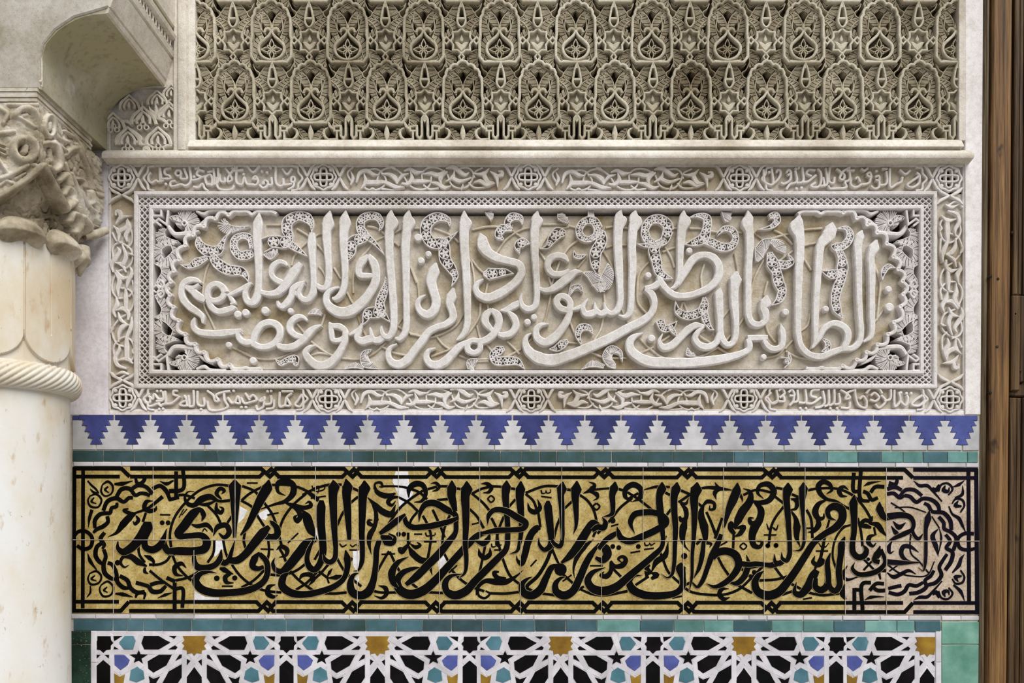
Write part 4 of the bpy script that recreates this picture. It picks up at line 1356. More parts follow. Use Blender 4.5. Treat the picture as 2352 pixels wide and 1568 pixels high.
g = G(); slab(g, [(-500, 350), (251, 350), (251, 962), (170, 962), (170, 2760), (-500, 2760)], -52, 0, 1)
obj('trim_4', g, 'plaster', kind='structure')
g = G(); slab(g, [(-500, -200), (399, -200), (399, 200), (252, 200), (252, 350), (-500, 350)], -52, -1, 1)
obj('trim_5', g, 'mould', kind='structure')
g = G(); box(g, 2214, -200, 2257, 953, -52, 5.5, 1.5, None, 2250.5)
obj('trim_6', g, 'whiteplaster', kind='structure')
g = G(); slab(g, [(2200, -200), (2216, -200), (2216, 325), (2200, 325)], -52, 5.2, 1.0)
obj('trim_7', g, 'mould', kind='structure')
g = G(); slab(g, [(251, 943), (2214, 943), (2214, 954), (251, 953)], -52, 2.0, 1.5)
obj('trim_8', g, 'whiteplaster', kind='structure')
g = G(); box(g, 160, 1575, 2256, 2760, -52, 4, 1)
obj('trim_9', g, 'grout', kind='structure')
g = G(); box(g, 160, 952, 2252, 1576, -52, 3.4, 0)
obj('trim_10', g, 'grout', kind='structure')

def extrude_x(g, prof, x0, x1):
    n = len(prof)
    g.add([(x0, y, d) for y, d in prof] + [(x1, y, d) for y, d in prof],
          [(i, (i+1) % n, n + (i+1) % n, n + i) for i in range(n)] + [tuple(range(n-1, -1, -1)), tuple(range(n, 2*n))])

def extrude_y(g, prof, y0, y1):
    n = len(prof)
    g.add([(x, y0, d) for x, d in prof] + [(x, y1, d) for x, d in prof],
          [(i, (i+1) % n, n + (i+1) % n, n + i) for i in range(n)] + [tuple(range(n-1, -1, -1)), tuple(range(n, 2*n))])

# cornice mouldings between the two stucco panels; given as (photo row, depth), the row being where it shows
def pr(prof):
    return [(HY - (HY - y)*(D - d)/D, d) for y, d in prof]
def px_(x, d):
    return CX + (x - CX)*(D - d)/D
g = G(); extrude_x(g, [(381, -52), (381, 0)] + pr([(379.5, 0), (372, 12), (363.4, 25), (362.6, 27.5), (358, 29), (352, 28), (348.5, 25), (346.5, 20)]) + [(346, 3), (345.5, -52)], 247, px_(2236, 25))
obj('trim_1', g, 'mould', kind='structure')
g = G(); extrude_x(g, [(349, -52), (349, 1)] + pr([(346.5, 1), (344, 4), (338.8, 8), (337.6, 14), (336, 16.5), (332, 15), (326, 9), (323.5, 6)]) + [(322.5, 4), (322, -52)], px_(433, 10), px_(2212, 12))
obj('trim_2', g, 'mould', kind='structure')
g = G(6); extrude_y(g, [(397, -52), (397, 3), (399, 5), (406, 6), (407, 3), (408.5, 3), (410, 9), (413, 11), (426, 11), (428, 8), (428.5, 3), (430.5, 3), (432, 5), (445, 3.5), (447, 2), (447, -52)], -180, 345)
obj('trim_3', g, 'mould', kind='structure')

# ------------------------------------------------------------------ wooden door at the edge of the bay
dg = G(); box(dg, 2262, -200, 2330, 2760, -60, 4, 1)
door = obj('door_1', dg, 'oldwood', kind='structure')
def plank(name, mat, x0, x1, x0b, x1b, y0, y1, d0, d1, bev=3):
    g = G(); slab(g, [(x0, y0), (x1, y0), (x1b, y1), (x0b, y1)], d0, d1, bev)
    return obj(name, g, mat, door)
k = lambda x, y: x - 13.0 * y / 1568.0
plank('edge_strip', 'greywood', k(2257, -200), k(2271, -200), k(2256.5, 2760), k(2270, 2760), -200, 2760, -60, 11, 5)
plank('jamb_board', 'wood', k(2270.5, -200), k(2314.5, -200), k(2270.5, 2760), k(2314.5, 2760), -200, 2760, -60, 20, 3)
for (a, b, y0, y1, d1) in ((2322.5, 2334, -200, 681, 17), (2335, 2345, -200, 681, 14), (2345.5, 2356, -200, 681, 18), (2357, 2372, -200, 681, 13), (2373, 2440, -200, 681, 17),
                           (2318.5, 2337.5, 684, 900, 22), (2339, 2349, 684, 880, 19), (2350, 2372, 684, 880, 22), (2373, 2440, 684, 880, 20),
                           (2318, 2333, 916, 2760, 18), (2334.5, 2345, 916, 2760, 15), (2346, 2360, 916, 2760, 19), (2361, 2375, 916, 2760, 14), (2376, 2440, 916, 2760, 18)):
    plank('grooved_board', 'oldwood', k(a, y0), k(b, y0), k(a, y1), k(b, y1), y0, y1, -60, d1, 2.2)
g = G(); slab(g, [(2310, 902), (2336, 884), (2345, 868), (2420, 862), (2420, 914), (2325, 912), (2311, 910)], -30, 14, 3)
obj('broken_rail', g, 'oldwood', door)
for (x, y) in ((2281, 646), (2313.5, 541), (2320, 726), (2264, 640), (2279, 800), (2332, 855), (2264, 905)):
    g = G(); disc(g, x, y, 3.2, 5, 22, 1.2, 10)
    obj('nail', g, 'deep', door)

# ------------------------------------------------------------------ upper carved stucco panel
panel = thing('carved_stucco_panel', 1322, 325, 0, 'weathered beige carved stucco panel of repeating medallions above the cornice moulding', 'wall panel')
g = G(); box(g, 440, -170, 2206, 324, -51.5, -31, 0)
obj('recessed_ground', g, 'carvedground', panel)  # dark colour adds to the real shade between the leaves
PR = 0.0
def mir(pts):
    return [tuple([-p[0]] + list(p[1:])) for p in pts]
def rel(pts, ox, oy):
    return [tuple([p[0] + ox, p[1] + oy] + list(p[2:])) for p in pts]
U0 = (1322.6, 142.0)       # the unit is first built at this medallion, then copied
def unit_part(name, fn, mat, parent, sym=False):
    g = G(PR)
    fn(g, lambda p: rel(p, *U0))
    out = [obj(name, g, mat, parent)]
    if sym:
        g = G(PR)
        fn(g, lambda p: rel(mir(p), *U0), True)
        out.append(obj(name, g, mat, parent))
    return out

def build_medallion():
    g = G(PR)
    half = [(36, 0.5), (46, -13), (46, -42), (46.5, -50), (44, -62), (44.5, -86), (43, -103), (38.5, -109), (38.5, -115), (35, -122), (28.5, -123.5), (26, -130), (19.5, -134), (13, -133), (8, -139.5), (0, -142)]
    pts = [(-x, y) for x, y in half[-2::-1]]
    path = half + pts
    poly_line(g, rel(path, *U0), 6.0, -32, 2.0, 2.4, True)
    fr = obj('medallion_frame', g, 'carved', panel)
    def boss(g, R):
        band(g, R([(0, -73, 4), (6, -62, 6), (17, -52, 6.5), (28, -40, 6.5), (29, -27, 6.5), (21, -14, 6), (9, -8, 5), (0, -6, 5), (-9, -8, 5), (-21, -14, 6), (-29, -27, 6.5), (-28, -40, 6.5), (-17, -52, 6.5), (-6, -62, 6), (0, -73, 4)]), -32, -1, 1.6, 3)
        poly_line(g, R([(-30, -5), (30, -5)]), 5, -32, -4, 1)
    unit_part('teardrop_boss', boss, 'carved', fr)
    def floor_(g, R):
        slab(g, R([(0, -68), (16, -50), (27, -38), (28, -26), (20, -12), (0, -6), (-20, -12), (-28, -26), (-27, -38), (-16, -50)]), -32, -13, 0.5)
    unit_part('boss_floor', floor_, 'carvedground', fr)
    def flower(g, R):
        for k in range(8):
            a = math.pi/2*k/2 - math.pi/2
            L, wd = (24, 5.2) if k % 2 == 0 else (14, 3.4)
            c, s_ = math.cos(a), math.sin(a)
            P = lambda u, v: (c*u - s_*v, s_*u + c*v - 31, 2.4 if k % 2 == 0 else 1.8)
            for sg in (1, -1):
                band(g, R([P(1, 0), P(L*0.45, sg*wd), P(L, 0)]), -14, -4 - (k % 2)*0.5, 0.5, 3)
    unit_part('quatrefoil_flower', flower, 'carvedleaf', fr)
    def collar(g, R):
        band(g, R([(-17, -70, 5), (-13, -78, 8), (-6, -78, 7), (0, -73, 6), (6, -78, 7), (13, -78, 8), (17, -70, 5)]), -32, -3, 1.8, 3)
        slab(g, R([(-3.5, -80), (0, -92), (3.5, -80), (0, -76)]), -32, -3, 1.2)
    unit_part('collar_knot', collar, 'carvedleaf', fr)
    def inner(g, R, m=False):
        ribbed(g, R([(-4, -78, 6), (-10, -91, 18), (-18, -104, 20), (-28, -112, 14), (-36, -115, 3)]), -32, -6, 2.9, 1.5, 2.2, -1 if m else 1, 5.5)
    unit_part('palmette_leaf', inner, 'carvedleaf', fr, True)
    def outer(g, R, m=False):
        ribbed(g, R([(-20, -58, 5), (-31, -71, 16), (-35, -86, 17), (-35, -99, 13), (-29, -105, 4)]), -32, -7, 2.9, 1.5, 2.2, -1 if m else 1, 5.5)
        band(g, R([(-14, -66, 2.2), (-24, -78, 2.2), (-25, -92, 2.2), (-23, -106, 2.2), (-31, -116, 2.2)]), -32, -5, 0.6, 3)
    unit_part('side_leaf', outer, 'carvedleaf', fr, True)
    def low(g, R, m=False):
        ribbed(g, R([(-39, -10, 4), (-38, -24, 12), (-37, -38, 15), (-32, -51, 14), (-20, -63, 4)]), -32, -7, 2.9, 1.5, 2.2, -1 if m else 1, 5.5)
    unit_part('feather_leaf', low, 'carvedleaf', fr, True)
    def top(g, R, m=False):
        ribbed(g, R([(-34, -117, 3), (-22, -119, 12), (-11, -124, 16), (-1, -135, 5)]), -32, -6, 2.9, 1.5, 2.2, 1 if m else -1, 5.5)
        band(g, R([(-36, -115, 2.2), (-24, -122, 2.2), (-14, -128, 2.2), (0, -138, 2.2)]), -32, -4, 0.6, 3)
    unit_part('crown_leaf', top, 'carvedleaf', fr, True)
    return fr

def build_spindle():
    def sp(g, R):
        band(g, R([(0, -138, 2), (5, -122, 4.4), (8, -106, 4.6), (9.5, -92, 4.8), (5, -82, 4.5), (0, -79, 4), (-5, -82, 4.5), (-9.5, -92, 4.8), (-8, -106, 4.6), (-5, -122, 4.4), (0, -138, 2)]), -32, 3.0, 1.2, 3)
        poly_line(g, R([(-8, -99), (8, -99)]), 6, -32, 2.4, 1.2)
        slab(g, R([(0, -136), (4, -124), (-4, -124)]), -32, 2.2, 0.6)
    f = unit_part('bud_spindle', sp, 'carved', panel)[0]
    def star(g, R):
        poly_line(g, R([(0, -77), (8, -69), (20, -68), (19.5, -57), (25, -48), (19, -40), (20, -27), (9, -27), (0, -19), (-9, -27), (-20, -27), (-19, -40), (-25, -48), (-19.5, -57), (-20, -68), (-8, -69)]), 4.6, -32, 1.0, 1.2, True)
        poly_line(g, R([(0, -20), (6, -12), (0, -3), (-6, -12)]), 3.6, -32, 0.5, 0.8, True)
        for sx in (34.5, -34.5):
            poly_line(g, R([(sx, -57), (sx + 7.5, -49), (sx, -41), (sx - 7.5, -49)]), 4.2, -32, 1.0, 0.9, True)
    unit_part('star_shield', star, 'carved', f)
    def sfl(g, R):
        slab(g, R([(0, -73), (17, -65), (17, -30), (0, -22), (-17, -30), (-17, -65)]), -32, -13, 0.5)
    unit_part('shield_floor', sfl, 'carved', f)
    def lily(g, R):
        slab(g, R([(-17, -49), (-9, -49), (0, -43), (9, -49), (17, -49), (10, -37), (0, -26), (-10, -37)]), -14, -4, 1.6)
        slab(g, R([(0, -65), (4.5, -55), (2, -49), (-2, -49), (-4.5, -55)]), -14, -4, 1.4)
    unit_part('lily_bud', lily, 'carved', f)
    def a(g, R, m=False):
        ribbed(g, R([(-5, -74, 5), (-14, -83, 19), (-24, -91, 21), (-34, -98, 13), (-42, -101, 3)]), -32, -7, 2.9, 1.5, 2.2, -1 if m else 1, 5.5)
        band(g, R([(-41, -99, 2.2), (-32, -92, 2.2), (-24, -82, 2.2), (-20, -70, 2.2)]), -32, -5, 0.6, 3)
    unit_part('spray_leaf', a, 'carvedleaf', f, True)
    def b(g, R, m=False):
        ribbed(g, R([(-38, -104, 3), (-28, -107, 17), (-20, -115, 21), (-15, -126, 17), (-13, -136, 6)]), -32, -7, 2.9, 1.5, 2.2, 1 if m else -1, 5.5)
        band(g, R([(-46, -136, 2.2), (-40, -124, 2.2), (-31, -117, 2.2), (-34, -108, 2.2), (-42, -103, 2.2)]), -32, -5, 0.6, 3)
    unit_part('upper_leaf', b, 'carvedleaf', f, True)
    def c(g, R, m=False):
        ribbed(g, R([(-42, -60, 3), (-35, -66, 14), (-27, -73, 14), (-20, -77, 4)]), -32, -8, 2.9, 1.5, 2.2, -1 if m else 1, 5.5)
    unit_part('small_leaf', c, 'carvedleaf', f, True)
    def d(g, R, m=False):
        ribbed(g, R([(-44, -28, 4), (-33, -25, 16), (-28, -14, 20), (-30, -2, 16), (-38, 5, 5)]), -32, -7, 2.9, 1.5, 2.2, -1 if m else 1, 5.5)
        band(g, R([(-42, -31, 2.2), (-30, -30, 2.2), (-20, -24, 2.2)]), -32, -5, 0.6, 3)
    unit_part('lower_leaf', d, 'carvedleaf', f, True)
    def e(g, R, m=False):
        ribbed(g, R([(-44, -2, 4), (-52, 2, 12), (-58, -6, 14), (-60, -18, 8)]), -32, -9, 2.9, 1.5, 2.2, 1 if m else -1, 5.5)
        ribbed(g, R([(-12, -8, 4), (-18, -14, 12), (-24, -10, 12), (-24, 0, 6)]), -32, -9.5, 2.9, 1.5, 2.2, 1 if m else -1, 5.5)
    unit_part('shoulder_leaf', e, 'carvedleaf', f, True)
    return f

def copy_unit(first, dx, dy, skip=None):
    c = first.copy(); COL.objects.link(c); c.parent = first.parent
    c.location = (first.location[0] + dx*S, first.location[1], first.location[2] - dy*S)
    for ch in first.children:
        if skip and (ch.name == skip or (skip == 'shoulder' and ch.name.startswith(skip))):
            continue
        q = ch.copy(); COL.objects.link(q); q.parent = c
    return c

med, spi = build_medallion(), build_spindle()
# the spindle was modelled on the medallion's own axis: its places are the gaps between medallions
ROWS = [(2.5, 538.0), (142.0, 622.6), (281.5, 538.0)]
for r, (yb, x0) in enumerate(ROWS):
    for i in range(-1, 11):
        xm = x0 + 174.9*i
        for kind, x in ((med, xm), (spi, xm + 87.45)):
            if x < 440 or x > 2206:
                continue
            if kind is spi and abs(x - 1409.65) < 2 and yb == U0[1]:
                continue
            if kind is med and abs(x - 1322.2) < 1 and yb == U0[1]:
                continue
            copy_unit(kind, x - U0[0], yb - U0[1], 'shoulder' if x < 470 else None)
# the first spindle stands on the medallion axis of its row: move it half a bay on
spi.location[0] += 87.1*S

# foot of the panel: kufic words and upright leaves
def foot_word(x):
    def R(p): return rel(p, x, 282)
    g = G(PR)
    slab(g, R([(0, -19), (5, -12), (0, -6), (-5, -12)]), -32, 0.6, 1)
    wd = obj('kufic_word', g, 'carved', panel)
    for sgn in (1, -1):
        f = (lambda p: p) if sgn == 1 else mir
        g = G(PR)
        poly_line(g, R(f([(-1, -16), (-6.5, -10), (-6.5, 28), (-11.5, 36), (-18, 29), (-18, 7), (-27, 7)])), 5.2, -32, 1.0, 1.2)
        obj('upright_stroke', g, 'carved', wd)
        g = G(PR)
        poly_line(g, R(f([(-20, 18), (-33, 18), (-33, 8), (-24, 8)])), 4.6, -32, 0.6, 1.0)
        poly_line(g, R(f([(-27, 18), (-27, 37), (-48, 38)])), 4.6, -32, 0.8, 1.0)
        band(g, R(f([(-34, 14, 5), (-42, 8, 7), (-46, 0, 5), (-52, -5, 1)])), -32, 0.4, 1.2, 3)
        obj('letter_foot', g, 'carved', wd)
        g = G(PR)
        band(g, R(f([(-46, 11, 1), (-55, 16, 5), (-57, 25, 6.5), (-52, 34, 6), (-44, 38, 3)])), -32, 0.6, 1.2, 3)
        obj('crescent_stroke', g, 'carved', wd)
    return wd
def foot_leaf(x):
    def R(p): return rel(p, x, 282)
    g = G(PR)
    band(g, R([(0, 5, 1), (0, 14, 9), (0, 24, 13), (0, 33, 9), (0, 40, 1)]), -32, 0.5, 3, 3)
    lf = obj('upright_leaf', g, 'carved', panel)
    for m in (False, True):
        f = mir if m else (lambda p: p)
        g = G(PR)
        ribbed(g, R(f([(-28, 8, 4), (-22, 16, 13), (-14, 27, 15), (-6, 38, 5)])), -32, -7, 2.9, 1.5, 2.2, -1 if m else 1, 5.5)
        band(g, R(f([(-38, 14, 2.2), (-28, 26, 2.2), (-16, 38, 2.2)])), -32, -5, 0.6, 3)
        obj('flank_leaf', g, 'carvedleaf', lf)
    return lf
fw, ff = foot_word(625.4), foot_leaf(538.0)
for i in range(1, 10):
    copy_unit(fw, 174.9*i, 0)
    copy_unit(ff, 174.9*i, 0)
copy_unit(fw, -174.9, 0, 'crescent_stroke')
# ------------------------------------------------------------------ stucco inscription panel
ins = thing('stucco_inscription_panel', 1232, 943, 0, 'large pale stucco panel of raised arabic calligraphy in a lobed cartouche', 'inscription panel')
g = G(); box(g, 251, 378, 2214, 945, -51.5, -5, 0)
# the outer ground is cut away inside the frame, so build it as four strips
g = G()
for (a, b, c_, d_) in ((251, 378, 2214, 444), (251, 888, 2214, 945), (251, 440, 312, 892), (2148, 440, 2214, 892)):
    box(g, a, b, c_, d_, -51.5, -5, 0)
obj('border_ground', g, 'borderground', ins)
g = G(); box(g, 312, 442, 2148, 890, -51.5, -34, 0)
obj('spandrel_ground', g, 'deep', ins)  # painted dark to deepen the shade behind lattice and corner leaves

def frame(name, x0, y0, x1, y1, w_, d0, d1, mat='frame', bev=2.0):
    g = G()
    h = w_/2
    poly_line(g, [(x0 + h, y0 + h), (x1 - h, y0 + h), (x1 - h, y1 - h), (x0 + h, y1 - h)], w_, d0, d1, bev, True)
    return obj(name, g, mat, ins)
frame('outer_moulding', 309.5, 441, 2150, 893, 9.5, -51.5, 7)
frame('inner_moulding', 344.5, 473.5, 2119, 860.5, 9.5, -51.5, 8)

# pierced lattice between the two mouldings
def lattice(x0, y0, x1, y1):
    g = G()
    horiz = (x1 - x0) > (y1 - y0)
    L, H = ((x1 - x0), (y1 - y0)) if horiz else ((y1 - y0), (x1 - x0))
    P = (lambda u, v: (x0 + u, y0 + v)) if horiz else (lambda u, v: (x0 + v, y0 + u))
    pitch = 14.6
    n = int(round(L / pitch)); pitch = L / n
    m = H / 2
    for i in range(-2, n + 1):
        for s_ in (1, -1):
            a = i*pitch if s_ == 1 else (i + 2)*pitch
            b = (i + 2)*pitch if s_ == 1 else i*pitch
            u0, u1, v0, v1 = a, b, 0.0, H
            f = lambda u: (u - u0)/(u1 - u0)*H
            lo, hi = max(0, min(u0, u1)), min(L, max(u0, u1))
            if hi - lo < 3: continue
            ua, ub = (lo, hi) if u1 > u0 else (hi, lo)
            poly_line(g, [P(ua, f(ua)), P(ub, f(ub))], 2.7, -30, 0.5 + 0.2*s_, 0.5)
    for i in range(n + 1):
        u = i*pitch
        for v0, v1 in ((0, 3.5), (H - 3.5, H)):
            poly_line(g, [P(u, v0), P(u, v1)], 2.2, -30, 0, 0.4)
    poly_line(g, [P(0, 1), P(L, 1)], 2.0, -30, 0.6, 0.4)
    poly_line(g, [P(0, H - 1), P(L, H - 1)], 2.0, -30, 0.6, 0.4)
    return obj('lattice_strip', g, 'frame', ins, kind='stuff', smooth=0)
lattice(319, 450, 2141, 474)
lattice(319, 860, 2141, 884)
lattice(319, 474, 345, 860)
lattice(2118, 474, 2141, 860)

# lobed cartouche
LN = [(625, 80), (505, 115), (400, 185), (300, 265), (228, 360), (172, 490), (122, 595), (95, 695), (88, 815), (120, 925), (170, 1050), (230, 1175), (318, 1265), (400, 1340), (525, 1405), (635, 1455)]
LN = [(370 + x/4, 475 + y/4) for x, y in LN]
RN = [(1700, 60), (1825, 110), (1920, 170), (2010, 245), (2100, 345), (2160, 465), (2205, 580), (2245, 690), (2250, 810), (2225, 920), (2165, 1065), (2110, 1175), (2015, 1270), (1915, 1340), (1825, 1410), (1695, 1465)]
RN = [(1510 + x/4, 475 + y/4) for x, y in RN]
LN = [(636, 492), (580, 494)] + LN + [(566, 845), (600, 846)]
RN = [(1832, 492), (1885, 492)] + RN + [(1885, 845), (1850, 846)]
def scallops(N, cx, cy):
    out = []
    for a, b in zip(N[:-1], N[1:]):
        mx, my = (a[0] + b[0])/2, (a[1] + b[1])/2
        L = math.hypot(b[0]-a[0], b[1]-a[1])
        nx, ny = (b[1]-a[1])/L, -(b[0]-a[0])/L
        if nx*(mx - cx) + ny*(my - cy) < 0: nx, ny = -nx, -ny
        for t in (0, .2, .4, .6, .8):
            h = math.sin(math.pi*t)*L*0.36
            out.append((a[0] + (b[0]-a[0])*t + nx*h, min(848, max(487, a[1] + (b[1]-a[1])*t + ny*h))))
    out.append(N[-1])
    return out
cl, cr = scallops(LN, 1232, 667), scallops(RN, 1232, 667)
g = G()
slab(g, [(x, y) for x, y in cl] + [(x, y) for x, y in cr[::-1]], -51.5, -12, 0)
obj('inscription_ground', g, 'ground', ins)
for nodes, curve in ((LN, cl), (RN, cr)):
    g = G(); band(g, [(x, y, 8.5) for x, y in curve], -51.5, 5, 2, 4)
    rim = obj('lobed_rim', g, 'frame', ins)
    for (x, y) in nodes[2:-2]:
        g = G(); ring(g, x, y, 3.6, 3.2, -51.5, 6, 1.0, 12)
        obj('rim_eyelet', g, 'frame', rim)

# traced calligraphy
cnt = {}
for idx, (code, P) in enumerate(traced(INSCRIPTION)):
    g = G()
    j = 0.22*(idx % 6)
    if code == 'L':
        band(g, P, -14, 5.0 + j, 2.4, 3.5, amt=0.05)
        obj('calligraphy_letter', g, 'letter', ins)
    elif code == 'D':
        for (x, y, r) in P:
            g = G(); disc(g, x, y, r, -14, 3 + j, 2.6, 20)
            obj('diacritic_dot', g, 'letter', ins)
    elif code == 'B':
        openwork(g, P, -14, 1.2 + j)
        obj('pierced_leaf', g, 'frame', ins)
    elif code == 'R':
        ribbed(g, P, -14, 0.2 + j)
        obj('ribbed_leaf', g, 'frame', ins)
    elif code == 'F':
        fan(g, P, -14, 1.0 + j)
        obj('fan_leaf', g, 'frame', ins)
    elif code == 'V':
        band(g, P, -14, -7.5 + j, 1.9, 5, w=4.6, amt=0.1)
        obj('scroll_stem', g, 'vine', ins)

# corner spandrels: traced top left, mirrored to the other three
SP = '''
@0 320 .2041
S 2022,979,40 2012,940,90 2026,895,115 2063,867,124 2117,867,126 2158,901,126 2168,947,124 2150,990,112 2117,1013,84 2083,1018,40
R 1895,895,6 1935,885,50 1990,885,70 2030,900,40
T 1888,975,40 1955,1060,52 2080,1062,60 2240,1030,20
R 1872,1000,16 1815,1040,90 1815,1115,104 1900,1150,84 2005,1145,10
R 2008,1152,10 1880,1165,64 1785,1220,90 1780,1300,90 1820,1350,30
S 1925,1190,10 1975,1260,84 1930,1345,112 1845,1388,80 1738,1400,10
S 1745,1402,10 1830,1420,80 1860,1500,100 1800,1600,80 1745,1640,16
T 1745,1640,20 1800,1660,40 1830,1690,10
O 2075,945,46
'''
def spandrel(sx, sy):
    g = G()
    sp = None
    for code, P in traced(SP):
        Q = []
        for p in P:
            x = p[0] if sx > 0 else 2468 - p[0]
            y = p[1] if sy > 0 else 1334 - p[1]
            Q.append(tuple([x, y] + list(p[2:])))
        g = G()
        if code in 'RS':
            sd = (1 if code == 'S' else -1) * sx * sy
            ribbed(g, Q, -36, 0.5, 3.0, 1.8, 2.2, sd, 4.5)
            nm = 'acanthus_leaf'
        elif code == 'T':
            band(g, Q, -36, 1.5, 3, 3)
            nm = 'stalk'
        else:
            ring(g, Q[0][0], Q[0][1], Q[0][2]*0.55, 3.4, -36, 2.5, 1.2, 16)
            nm = 'curl_eye'
        obj(nm, g, 'frame', ins)
    # knotwork in the corner itself
    g = G()
    m = lambda x, y: (x if sx > 0 else 2468 - x, y if sy > 0 else 1334 - y)
    poly_line(g, [m(352, 482), m(372, 482), m(372, 497), m(352, 497)], 5, -36, 6, 1, True)
    poly_line(g, [m(352, 515), m(366, 504), m(384, 517), m(388, 484)], 5, -36, 5.4, 1)
    poly_line(g, [m(353, 506), m(372, 520)], 5, -36, 5, 1)
    obj('corner_knot', g, 'frame', ins)
    # little scroll where the rim meets the frame
    g = G()
    band(g, [tuple(list(m(452, 486)) + [5]), tuple(list(m(470, 492)) + [9]), tuple(list(m(480, 486)) + [6]), tuple(list(m(520, 484)) + [4])], -36, 4, 2, 3)
    band(g, [tuple(list(m(455, 520)) + [4]), tuple(list(m(470, 508)) + [8]), tuple(list(m(490, 498)) + [4])], -36, 2, 2, 3)
    obj('rim_scroll', g, 'frame', ins)
for sx in (1, -1):
    for sy in (1, -1):
        spandrel(sx, sy)
for cx in (370, 2098):
    g = G()
    for k_ in range(4):
        a = math.pi/2*k_
        c, s_ = math.cos(a), math.sin(a)
        for sg in (1, -1):
            band(g, [(cx + c*u - s_*v, 664 + s_*u + c*v, 4.2) for u, v in ((3, 0), (10, sg*7.5), (21, 0))], -36, 3, 1.0, 3)
    obj('quatrefoil', g, 'frame', ins)

# border rosettes
def rosette(cx, cy):
    g = G()
    Q = []
    for i in range(48):
        a = 2*math.pi*i/48
        r = 27.5 + 1.6*math.cos(8*a)
        Q.append((cx + r*math.cos(a), cy + r*math.sin(a), 4.6))
    ribbon(g, np.array(Q), -7, 5, 1.2, True)
    o = obj('rosette', g, 'border', ins)
    for (ax, ay) in ((21, 7.5), (7.5, 21)):
        g = G()
        cap = []
        for i in range(28):
            a = 2*math.pi*i/28
            c, s_ = math.cos(a), math.sin(a)
            cap.append((cx + math.copysign(abs(c)**0.55, c)*ax, cy + math.copysign(abs(s_)**0.55, s_)*ay, 4.2))
        ribbon(g, np.array(cap), -20, 5.0 + (0.5 if ax > ay else 0), 1.2, True)
        obj('knot_loop', g, 'border', o)
    g = G()
    quat = [(cx + (15 + 8*math.cos(4*2*math.pi*i/48))*math.cos(2*math.pi*i/48), cy + (15 + 8*math.cos(4*2*math.pi*i/48))*math.sin(2*math.pi*i/48)) for i in range(48)]
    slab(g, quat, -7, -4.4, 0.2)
    obj('rosette_shade_patch', g, 'deep', o)  # thin dark slab painted as the shade of deeper holes
    for a in range(4):
        t = math.pi/4 + a*math.pi/2
        g = G(); disc(g, cx + 24*math.cos(t), cy + 24*math.sin(t), 4.6, -7, 5.3, 1.4, 10)
        obj('rosette_bead', g, 'border', o)
    return o
def link(cx, cy, vertical=False):
    for s1 in (1, -1):
        g = G()
        for s2 in (1, -1):
            pts = [(s2*19, s1*29, 3), (s2*11, s1*22, 7), (s2*3, s1*7, 6), (0, s1*1, 4)]
            band(g, [((cx + x, cy + y, w_) if not vertical else (cx + y, cy + x, w_)) for x, y, w_ in pts], -7, 4.5 + 0.3*s2, 1.4, 3)
        obj('border_link', g, 'border', ins)
rs = rosette(280, 409)
for (x, y) in ((743.6, 408), (1213, 408), (1698, 410), (2178, 411), (283, 914), (755, 917), (1220, 917), (1708, 916), (2180, 918)):
    c = rs.copy(); COL.objects.link(c); c.parent = ins
    c.location = (rs.location[0] + (x-280)*S, 0 + rs.location[1], rs.location[2] - (y-409)*S)
    for ch in rs.children:
        q = ch.copy(); COL.objects.link(q); q.parent = c
for (x, y) in ((706, 408), (781, 408), (1175, 408), (1251, 408), (1661, 410), (1736, 410), (318, 409), (2140, 411), (718, 917), (792, 917), (1183, 917), (1258, 917), (1671, 917), (1746, 917), (320, 914), (2143, 918)):
    link(x, y)
for (x, y) in ((281, 449), (283, 874), (2180, 451), (2182, 878)):
    link(x, y, True)

# framed border cartouches: lobed end lines
def cartouche(x0, x1, y0, y1):
    for (a, s_) in ((x0, 1), (x1, -1)):
        g = G()
        cy = (y0 + y1)/2
        band(g, [(a + s_*26, y0 + 1, 5), (a + s_*12, y0 + 4, 5), (a + s_*10, y0 + 16, 5), (a + s_*1, cy, 5), (a + s_*10, y1 - 16, 5), (a + s_*12, y1 - 4, 5), (a + s_*26, y1 - 1, 5)], -7, 4.5, 1.4, 3)
        obj('cartouche_end', g, 'border', ins)
for (x0, x1, y0, y1) in ((330, 696, 381, 440), (1748, 2128, 384, 440), (330, 708, 890, 943), (1756, 2130, 890, 943)):
    cartouche(x0, x1, y0, y1)
for text in (BORDER_TL, BORDER_TR, BORDER_BL, BORDER_BR):
    for code, P in traced(text):
        if code == 'D':
            for p in P:
                g = G(); disc(g, p[0], p[1], 3.4, -7, 4, 1.2, 12)
                obj('border_dot', g, 'border', ins)
        else:
            g = G(); band(g, P, -7, 4.2 + rng.random(), 1.5, 2.5, w=5.4)
            obj('border_letter', g, 'border', ins)
# interlaced scrolls
def scroll(T_, rev=False):
    lf, th = [], []
    for code, P in traced(SCROLL):
        Q = [tuple(list(T_(p[0], p[1])) + list(p[2:])) for p in P]
        g = G()
        if code == 'B':
            band(g, Q, -7, 4.0 + rng.random(), 1.8, 3)
            obj('interlace_leaf', g, 'border', ins)
        else:
            band(g, Q, -7, 1.2 + rng.random(), 1.2, 4, w=4.2)
            obj('interlace_stem', g, 'border', ins)
scroll(lambda u, v: (805 + u*1.02, 382 + v*0.96))
scroll(lambda u, v: (1276 + u*1.05, 385 + v*0.92))
scroll(lambda u, v: (815 + u*1.02, 890 + v*0.90))
scroll(lambda u, v: (1640 - u*1.04, 890 + v*0.90))
scroll(lambda u, v: (255 + v*0.94, 862 - u*1.10))
scroll(lambda u, v: (2212 - v*0.94, 470 + u*1.10))
